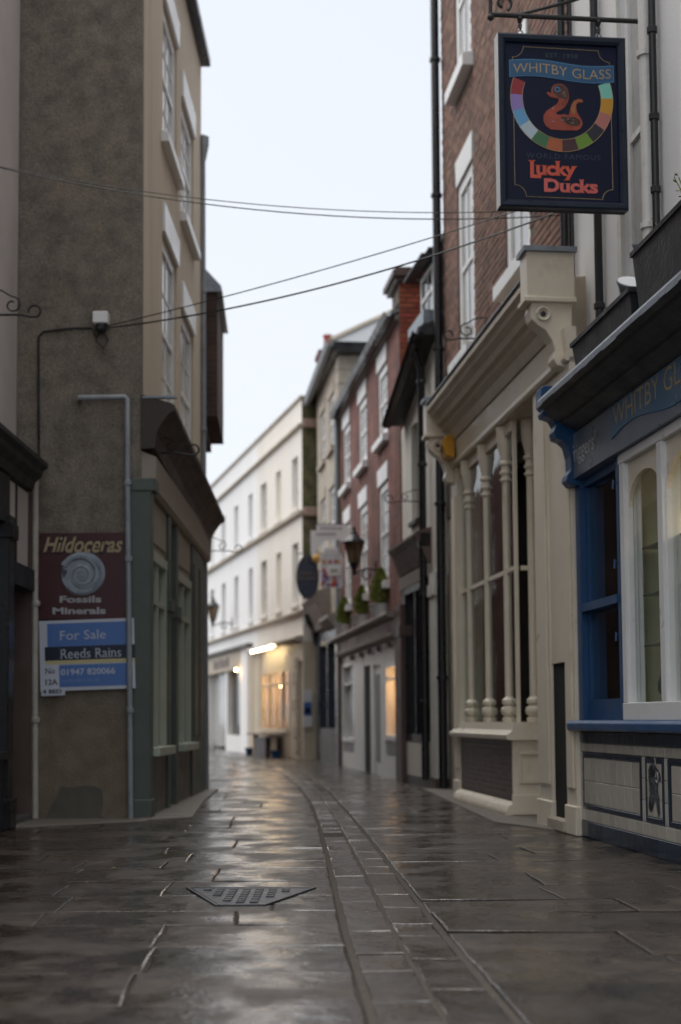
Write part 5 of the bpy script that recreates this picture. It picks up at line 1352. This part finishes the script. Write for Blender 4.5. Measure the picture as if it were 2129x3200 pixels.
# ---------------------------------------------------------------- things on the blue shop cornice
def weed(label, p, n, h, sp):
    t = thing('weed', label, 'plant', p)
    st = MB(); lf = MB()
    for k in range(n):
        a = random.uniform(0, 6.28); l = h * random.uniform(.6, 1.0); tip = Vector((math.cos(a) * sp * random.uniform(.3, 1), math.sin(a) * sp * .5, l))
        st.tube([(0, 0, 0), tip * .5 + Vector((0, 0, l * .1)), tip], .003, 4)
        for j in range(5):
            c = tip * (.45 + .14 * j); d = Vector((random.uniform(-1, 1), random.uniform(-1, 1), random.uniform(0, .6))).normalized() * .035; w = d.cross(Vector((0, 0, 1))).normalized() * .009
            lf.quad(c, c + d * .5 + w, c + d, c + d * .5 - w)
    st.build('stem', LEAF2, t); lf.build('foliage', LEAF2, t)
def planter(label, s0, s1, z0, z1, y0, y1):
    t = thing('planter', label, 'planter', P1.at((s0 + s1) / 2, (y0 + y1) / 2, z0), P1.rz)
    L2_ = (s1 - s0) / 2; D = (y1 - y0) / 2; H = z1 - z0
    bx = MB(); bx.v = [(-L2_ * .95, -D * .8, 0), (L2_ * .95, -D * .8, 0), (L2_ * .95, D * .8, 0), (-L2_ * .95, D * .8, 0), (-L2_, -D, H), (L2_, -D, H), (L2_, D, H), (-L2_, D, H)]
    bx.f = [(0, 1, 2, 3), (0, 1, 5, 4), (1, 2, 6, 5), (2, 3, 7, 6), (3, 0, 4, 7)]
    bx.build('trough', BLACKW, t)
    bar('rim', BLACKW, t, (-L2_ - .01, L2_ + .01, D - .012, D + .012, H - .03, H), (-L2_ - .01, L2_ + .01, -D - .012, -D + .012, H - .03, H), (L2_ - .012, L2_ + .012, -D, D, H - .03, H), (-L2_ - .012, -L2_ + .012, -D, D, H - .03, H))
    bar('soil', SOIL, t, (-L2_ + .02, L2_ - .02, -D + .02, D - .02, H - .07, H - .04))
planter('black trough planter on the blue cornice nearest the brown brick', .25, 1.62, 3.40, 3.62, -.10, .16)
planter('larger black trough planter at the right edge above the blue cornice', -1.5, .12, 3.42, 3.80, -.10, .18)
weed('yellow green weed sprouting from the black trough under the duck sign', P1.at(1.15, .02, 3.58), 6, .17, .14)
weed('spindly weed sprouting at the near end of the black trough', P1.at(1.42, .03, 3.58), 4, .11, .10)
weed('yellow green weed rising from the larger black trough', P1.at(-.05, .0, 3.74), 6, .20, .13)
weed('bright weed tip at the far right in the larger trough', P1.at(-.55, .02, 3.74), 6, .30, .16)
def spot(label, p, rz, tilt, glass_m):
    t = thing('floodlight', label, 'floodlight', p, rz)
    t.rotation_euler = (0, tilt, rz)
    MB().lathe([(.03, -.11), (.05, -.10), (.085, -.02), (.098, 0), (.098, .012)], (0, 0, 0), 16).build('housing', LEAD, t, smooth=True)
    MB().lathe([(.001, .013), (.09, .013), (.09, .016), (.001, .016)], (0, 0, 0), 16).build('lens', glass_m, t)
    MB().tube([(0, 0, -.11), (-.02, 0, -.2), (-.02, 0, -.26)], .022, 8).build('stem', BLACK, t)
spot('round white faced floodlight on the first black trough', P1.at(.58, .04, 3.75), P1.rz, R(-38), mat('frosted_lens', (.75, .76, .78), .4, .05, 4, .02, 20))
spot('grey cone floodlight tucked beside the larger trough', P1.at(.36, .0, 3.93), P1.rz, R(-20), CURTAIN)
bar_t = thing('slate_offcut', 'two grey slate pieces leaning on the white wall behind the first trough', 'slate', P1.at(1.52, -.1, 3.42), P1.rz)
bar('slate', SLATE, bar_t, (-.09, -.03, -.03, 0, 0, .33)); bar('slate', SLATE, bar_t, (-.02, .05, -.04, -.015, 0, .30))
cup = thing('plastic_tub', 'small bright blue plastic scrap behind the round floodlight', 'litter', P1.at(.80, -.02, 3.62), P1.rz)
MB().lathe([(.035, 0), (.045, .09), (.042, .09)], (0, 0, 0), 8).build('tub', mat('bright_blue_plastic', (.02, .02, .18), .3), cup)

# alarm box on cream shop
ab = thing('alarm_box', 'amber alarm box on the far end of the cream fascia', 'alarm box', P2.at(4.42, .40, 3.70), P2.rz)
MB().sweep([(0, .0), (.10, .03), (.12, .12), (.10, .24), (0, .27)], -.13, .13).build('case', AMBERBOX, ab, .01)
bar('label_plate', BROWN, ab, (-.05, .05, .118, .124, .09, .15))

# ornaments in the shop window
def ornament(label, p, s, m, kind):
    t = thing('ornament', label, 'ornament', p, P1.rz)
    mb = MB()
    if kind == 'dog':
        mb.tube([(.16 * s, 0, .10 * s), (.05 * s, 0, .16 * s), (-.10 * s, 0, .15 * s)], [.05 * s, .085 * s, .07 * s], 8); mb.ball((-.16 * s, 0, .22 * s), .075 * s); mb.tube([(-.19 * s, 0, .21 * s), (-.29 * s, 0, .17 * s)], [.05 * s, .035 * s], 7)
        for x in (-.10, .12): mb.tube([(x * s, 0, .12 * s), (x * s, 0, 0)], .035 * s, 6)
        mb.tube([(-.12 * s, .03 * s, .28 * s), (-.10 * s, .05 * s, .20 * s)], .025 * s, 6)
    else:
        mb.lathe([(.05 * s, 0), (.02 * s, .03 * s), (.02 * s, .08 * s), (.07 * s, .14 * s), (.05 * s, .22 * s), (.02 * s, .26 * s)], (0, 0, 0), 10)
    mb.build('figure', m, t, smooth=True)
ornament('dark glass dog ornament standing low in the white shop window', P1.at(.60, -.17, .985), .8, BLACK, 'dog')
ornament('small dark glass vase on the middle shelf of the white shop window', P1.at(.52, -.16, 1.711), .42, BLACK, 'vase')
ornament('small grey glass vase on the top shelf of the white shop window', P1.at(.56, -.16, 2.031), .42, MIDGREY, 'vase')
ornament('pale glass flower ornament on the blue window rail', P1.at(1.45, -.20, 1.735), .6, MATS['pale_sage_paint'], 'vase')
ornament('pinkish glass ornament beside the pale one on the blue window rail', P1.at(1.62, -.20, 1.735), .5, PINKFASCIA, 'vase')

lamp_in(r1, 'shop_lamp', 'small warm bulb low inside the white arched shop window', P1.at(-.45, -.38, 2.2), .03, 1.0, (1, .88, .66))
# ---------------------------------------------------------------- lamps, signs and tubs down the lane
def lantern(label, base, rz, arm, sc=1.0):
    t = thing('wall_lantern', label, 'lantern', base, rz)
    def sq(r0, r1, z0, z1, m, nm):
        MB().lathe([(r0 * sc, z0 * sc), (r1 * sc, z1 * sc)], (arm, 0, 0), 4).build(nm, m, t)
    sq(.085, .165, 0, .34, LAMPGLASS, 'glass')
    for k in range(4):
        a = math.pi / 2 * k
        MB().tube([(arm + .088 * sc * math.cos(a), .088 * sc * math.sin(a), 0), (arm + .168 * sc * math.cos(a), .168 * sc * math.sin(a), .34 * sc)], .012 * sc, 5).build('frame_bar', BLACK, t)
    MB().lathe([(.20 * sc, .34 * sc), (.20 * sc, .37 * sc), (.11 * sc, .45 * sc), (.07 * sc, .50 * sc), (.06 * sc, .54 * sc), (.03 * sc, .56 * sc), (.03 * sc, .62 * sc), (.005, .66 * sc)], (arm, 0, 0), 10).build('hood', BLACK, t)
    MB().lathe([(.03 * sc, -.22 * sc), (.04 * sc, -.12 * sc), (.09 * sc, -.02 * sc), (.09 * sc, 0)], (arm, 0, 0), 8).build('lamp_foot', BLACK, t)
    MB().tube([(0, 0, -.14 * sc), (arm * .5, 0, -.10 * sc), (arm, 0, -.20 * sc)], .018 * sc, 6).build('arm', BLACK, t)
    MB().tube(curl((arm * .42, -.22 * sc), .10 * sc, .04 * sc, 70, -250), .014 * sc, 6).build('scroll', BLACK, t)
    MB().tube([(0, 0, -.36 * sc), (0, 0, .02 * sc)], .024 * sc, 6).build('wall_plate', BLACK, t)
lantern('black four sided lantern on an arm from the red brick house', P4.at(2.45, 0, 3.40), P4.rz + R(90), .36, .92)
lantern('distant black lantern bracketed off the white terrace', P6.at(9.0, 0, 3.75), P6.rz + R(90), .55, 1.0)

ov = thing('oval_sign', 'dark navy oval sign hanging off the stone house', 'hanging sign', P5.at(1.15, .52, 3.30), P5.rz - R(90))
MB().plate([(.235 * math.cos(t * .21), .45 + .45 * math.sin(t * .21)) for t in range(30)], -.012, .012).build('board', NAVY, ov)
ring = MB()
for t in range(30):
    a, b = t * 2 * math.pi / 30, (t + 1) * 2 * math.pi / 30
    ring.tube([(.228 * math.cos(a), -.014, .45 + .44 * math.sin(a)), (.228 * math.cos(b), -.014, .45 + .44 * math.sin(b))], .006, 4)
ring.build('rim', BROWN, ov)
for z, w in ((.50, .30), (.40, .36)):
    for k in range(7): bar('sign_letter', GOLD if k < 0 else BROWN, ov, (-w / 2 + k * w / 7, -w / 2 + k * w / 7 + w / 11, -.018, -.012, z, z + .055))
MB().tube([(.55, 0, .93), (-.2, 0, .93)], .012, 6).build('hanging_arm', IRON, ov)
MB().tube([(0, 0, .9), (0, 0, .93)], .01, 6).build('hook', IRON, ov)
gb = thing('gilt_ball', 'small gilt ornament beside the navy oval sign', 'ornament', P5.at(1.0, .36, 4.12)); MB().ball((0, 0, 0), .085, 10, 1.25).build('ball', mat('gilt', (.55, .33, .10), .35, .1, 6, .1, 30, metal=.3), gb, smooth=True); MB().tube([(0, 0, .1), (0, 0, .2)], .01, 6).build('hook', IRON, gb)

js = thing('sweet_shop_sign', 'white board over a hanging sign shaped like a jar of sweets', 'hanging sign', P4.at(5.75, .35, 3.30), P4.rz - R(90))
top = [(-.38, .86), (-.38, 1.06), (-.27, 1.06), (-.27, 1.17), (.30, 1.17), (.38, 1.10), (.38, .70), (.30, .70), (.26, .80), (.18, .88), (.05, .90), (-.12, .86), (-.24, .74), (-.30, .60), (-.38, .60)]
MB().plate(top, .0, .02).build('board', WHITE, js)
for z, a, b in ((1.08, -.20, .22), (.97, -.28, .10)):
    n = 9
    for k in range(n): bar('sign_letter', MIDGREY, js, (a + (b - a) * k / n, a + (b - a) * (k + .6) / n, -.004, 0, z, z + .045))
MB().tube([(.62, .01, 1.18), (-.35, .01, 1.18)], .012, 6).build('hanging_arm', IRON, js)
jar = MB(); jar.plate([(-.20, .02), (-.21, .06), (-.21, .55), (-.18, .62), (-.14, .64), (-.13, .74), (.13, .74), (.14, .64), (.18, .62), (.21, .55), (.21, .06), (.20, .02), (.16, 0), (-.16, 0)], -.03, .0)
jar = jar.build('jar_cutout', mat('pale_jar_print', (.55, .55, .57), .4, .12, 6, .03, 20), js)
bar('jar_lid', WHITE, jar, (-.14, .14, -.034, -.03, .63, .655), (-.12, .12, -.034, -.03, .68, .74))
sweets = [(.45, .02, .02), (.50, .16, .02), (.22, .08, .30), (.50, .30, .05), (.40, .10, .12), (.12, .08, .28)]
sm = [mat('sweet_colour_%d' % k, c, .4, .1, 6, .02, 20) for k, c in enumerate(sweets)]
for k in range(46):
    x, z = random.uniform(-.17, .17), random.uniform(.04, .50)
    if -.07 < x < .15 and .20 < z < .42: continue
    MB().plate([(x + .034 * math.cos(t * .9), z + .034 * math.sin(t * .9)) for t in range(7)], -.030 - .0003 * k - .001, -.028).build('painted_sweet', sm[k % 6], jar)
bar('jar_label', WHITE, jar, (-.07, .15, -.052, -.03, .22, .40)); bar('jar_label_print', SAGE, jar, (-.03, .11, -.054, -.052, .27, .35))

def conifer(label, p, h, r, pot_r, pot_h):
    t = thing('potted_conifer', label, 'shrub', p)
    MB().tube([(0, 0, pot_h * .6), (.01, 0, pot_h + h * .5), (0, 0, pot_h + h * .9)], [.022, .015, .004], 6).build('trunk', BARK, t)
    cr_ = MB()
    for k in range(1900):
        u = random.random() ** 1.15; a = random.uniform(0, 6.283)
        prof_ = min(1, u * 5 + .35) * (1 - u) ** .62
        rr = r * prof_ * random.uniform(.35, 1.2) * (1 + .22 * math.sin(3 * a + 9 * u) + .12 * math.sin(7 * a))
        c = Vector((rr * math.cos(a), rr * math.sin(a), pot_h + .01 + u * h))
        d = Vector((math.cos(a) * .5 + random.uniform(-.4, .4), math.sin(a) * .5 + random.uniform(-.4, .4), random.uniform(.5, 1.2))).normalized() * random.uniform(.035, .06)
        w = d.cross(Vector((random.uniform(-1, 1), random.uniform(-1, 1), .2))).normalized() * random.uniform(.009, .016)
        cr_.quad(c, c + d * .5 + w, c + d, c + d * .5 - w)
    cr_.build('crown', LEAF, t)
    MB().lathe([(pot_r * .8, 0), (pot_r, pot_h * .9), (pot_r * 1.06, pot_h * .92), (pot_r * 1.06, pot_h), (pot_r * .95, pot_h), (pot_r * .93, pot_h * .85), (.01, pot_h * .85)], (0, 0, 0), 16).build('tub', GALV, t, smooth=True)
conifer('largest potted conifer nearest on the pink fascia shop ledge', P4.at(1.35, .10, 2.44), .52, .165, .18, .20)
conifer('middle potted conifer on the pink fascia shop ledge', P4.at(3.5, .10, 2.44), .46, .135, .18, .19)
conifer('farthest potted conifer on the pink fascia shop ledge', P4.at(5.9, .10, 2.44), .47, .145, .18, .19)

# lit fascia lamp on the terrace
sl = thing('strip_light', 'lit strip light under a hood over the cream shop at the lane end', 'light', P6.at(3.15, .0, 2.56), P6.rz)
MB().tube([(-1.25, .32, .03), (1.25, .32, .03)], .03, 8).build('tube', emit('strip_lamp', (1.0, .82, .50), 7.0), sl)
MB().sweep([(.24, .10), (.40, .10), (.42, .04), (.40, .04), (.385, .08), (.255, .08), (.24, .04), (.22, .04)], -1.35, 1.35).build('hood', WHITE, sl)
for x in (-1.1, 0, 1.1): MB().tube([(x, 0, .12), (x, .3, .11)], .012, 6).build('arm', BLACK, sl)
lamp_in(r6, 'shop_lamp', 'bright round bulb in the lit cream shop window', P6.at(2.6, -.4, 1.75), .05, 6)
lamp_in(r6, 'shop_lamp', 'second bulb at the far side of the lit cream shop window', P6.at(4.1, -.4, 1.72), .05, 6)
lamp_in(r6, 'shop_lamp', 'small warm lamp on the putty coloured fascia further along', P6.at(7.55, .15, 2.25), .04, 1.2)
tb = thing('display_table', 'small display table in front of the lit cream shop', 'table', P6.at(3.1, .25, 0), P6.rz)
bar('top', GREYTRIM, tb, (-1.25, 1.25, -.18, .22, .52, .56)); 
for x in (-1.1, 1.1): bar('leg', CREAMFAR, tb, (x - .06, x + .06, -.05, .07, 0, .52))
cr_ = bar('crate', BROWN, None, (-.7, .7, -.12, .12, 0, .46)); cr_.location = P6.at(3.1, .25, 0); cr_.rotation_euler = (0, 0, P6.rz); tag(cr_, 'brown crate tucked under the display table', 'crate')
for k, (s, lb) in enumerate(((4.75, 'blue tub left of the display table on the lane'), (1.55, 'blue tub right of the display table on the lane'))):
    t = thing('blue_tub', lb, 'tub', P6.at(s, .30, 0)); MB().lathe([(.10, 0), (.13, .16), (.14, .18), (.12, .18), (.11, .05), (.01, .05)], (0, 0, 0), 14).build('tub', BLUE, t, smooth=True)
    MB().lathe([(.01, .05), (.11, .05), (.11, .14), (.01, .14)], (0, 0, 0), 14).build('soil', SOIL, t)
po = thing('wall_poster', 'white and blue poster panel on the end of the terrace by navy door', 'poster', P6.at(-.03, -.10, .72), P6.rz)
bar('panel', WHITE, po, (-.02, 0, -.10, .12, 0, .82)); bar('print', SKYBLUE, po, (-.022, -.02, -.08, .10, .25, .55)); bar('print', DEEPNAVY, po, (-.0235, -.022, -.06, .08, .30, .42))

# litter and leaves on the flags
for k, (x, y, lb) in enumerate(((-1.35, 8.55, 'tiny yellow leaf on the dark flags left of the iron cover'), (1.0, 9.3, 'fallen leaf on the flags in front of the tiled shop base'), (-1.25, 11.9, 'white scrap of paper near the gable foot'))):
    t = MB(); a = random.uniform(0, 6)
    t.v = [(.03 * math.cos(a), .03 * math.sin(a), 0), (.012 * math.cos(a + 1.57), .012 * math.sin(a + 1.57), .008), (-.03 * math.cos(a), -.03 * math.sin(a), .003), (-.012 * math.cos(a + 1.57), -.012 * math.sin(a + 1.57), .006)]
    t.f = [(0, 1, 2), (0, 2, 3)]
    o = t.build('fallen_leaf' if k < 2 else 'paper_scrap', (LEAF2, BROWN, WHITE)[k]); o.location = (x, y, .012); tag(o, lb, 'leaf' if k < 2 else 'litter')
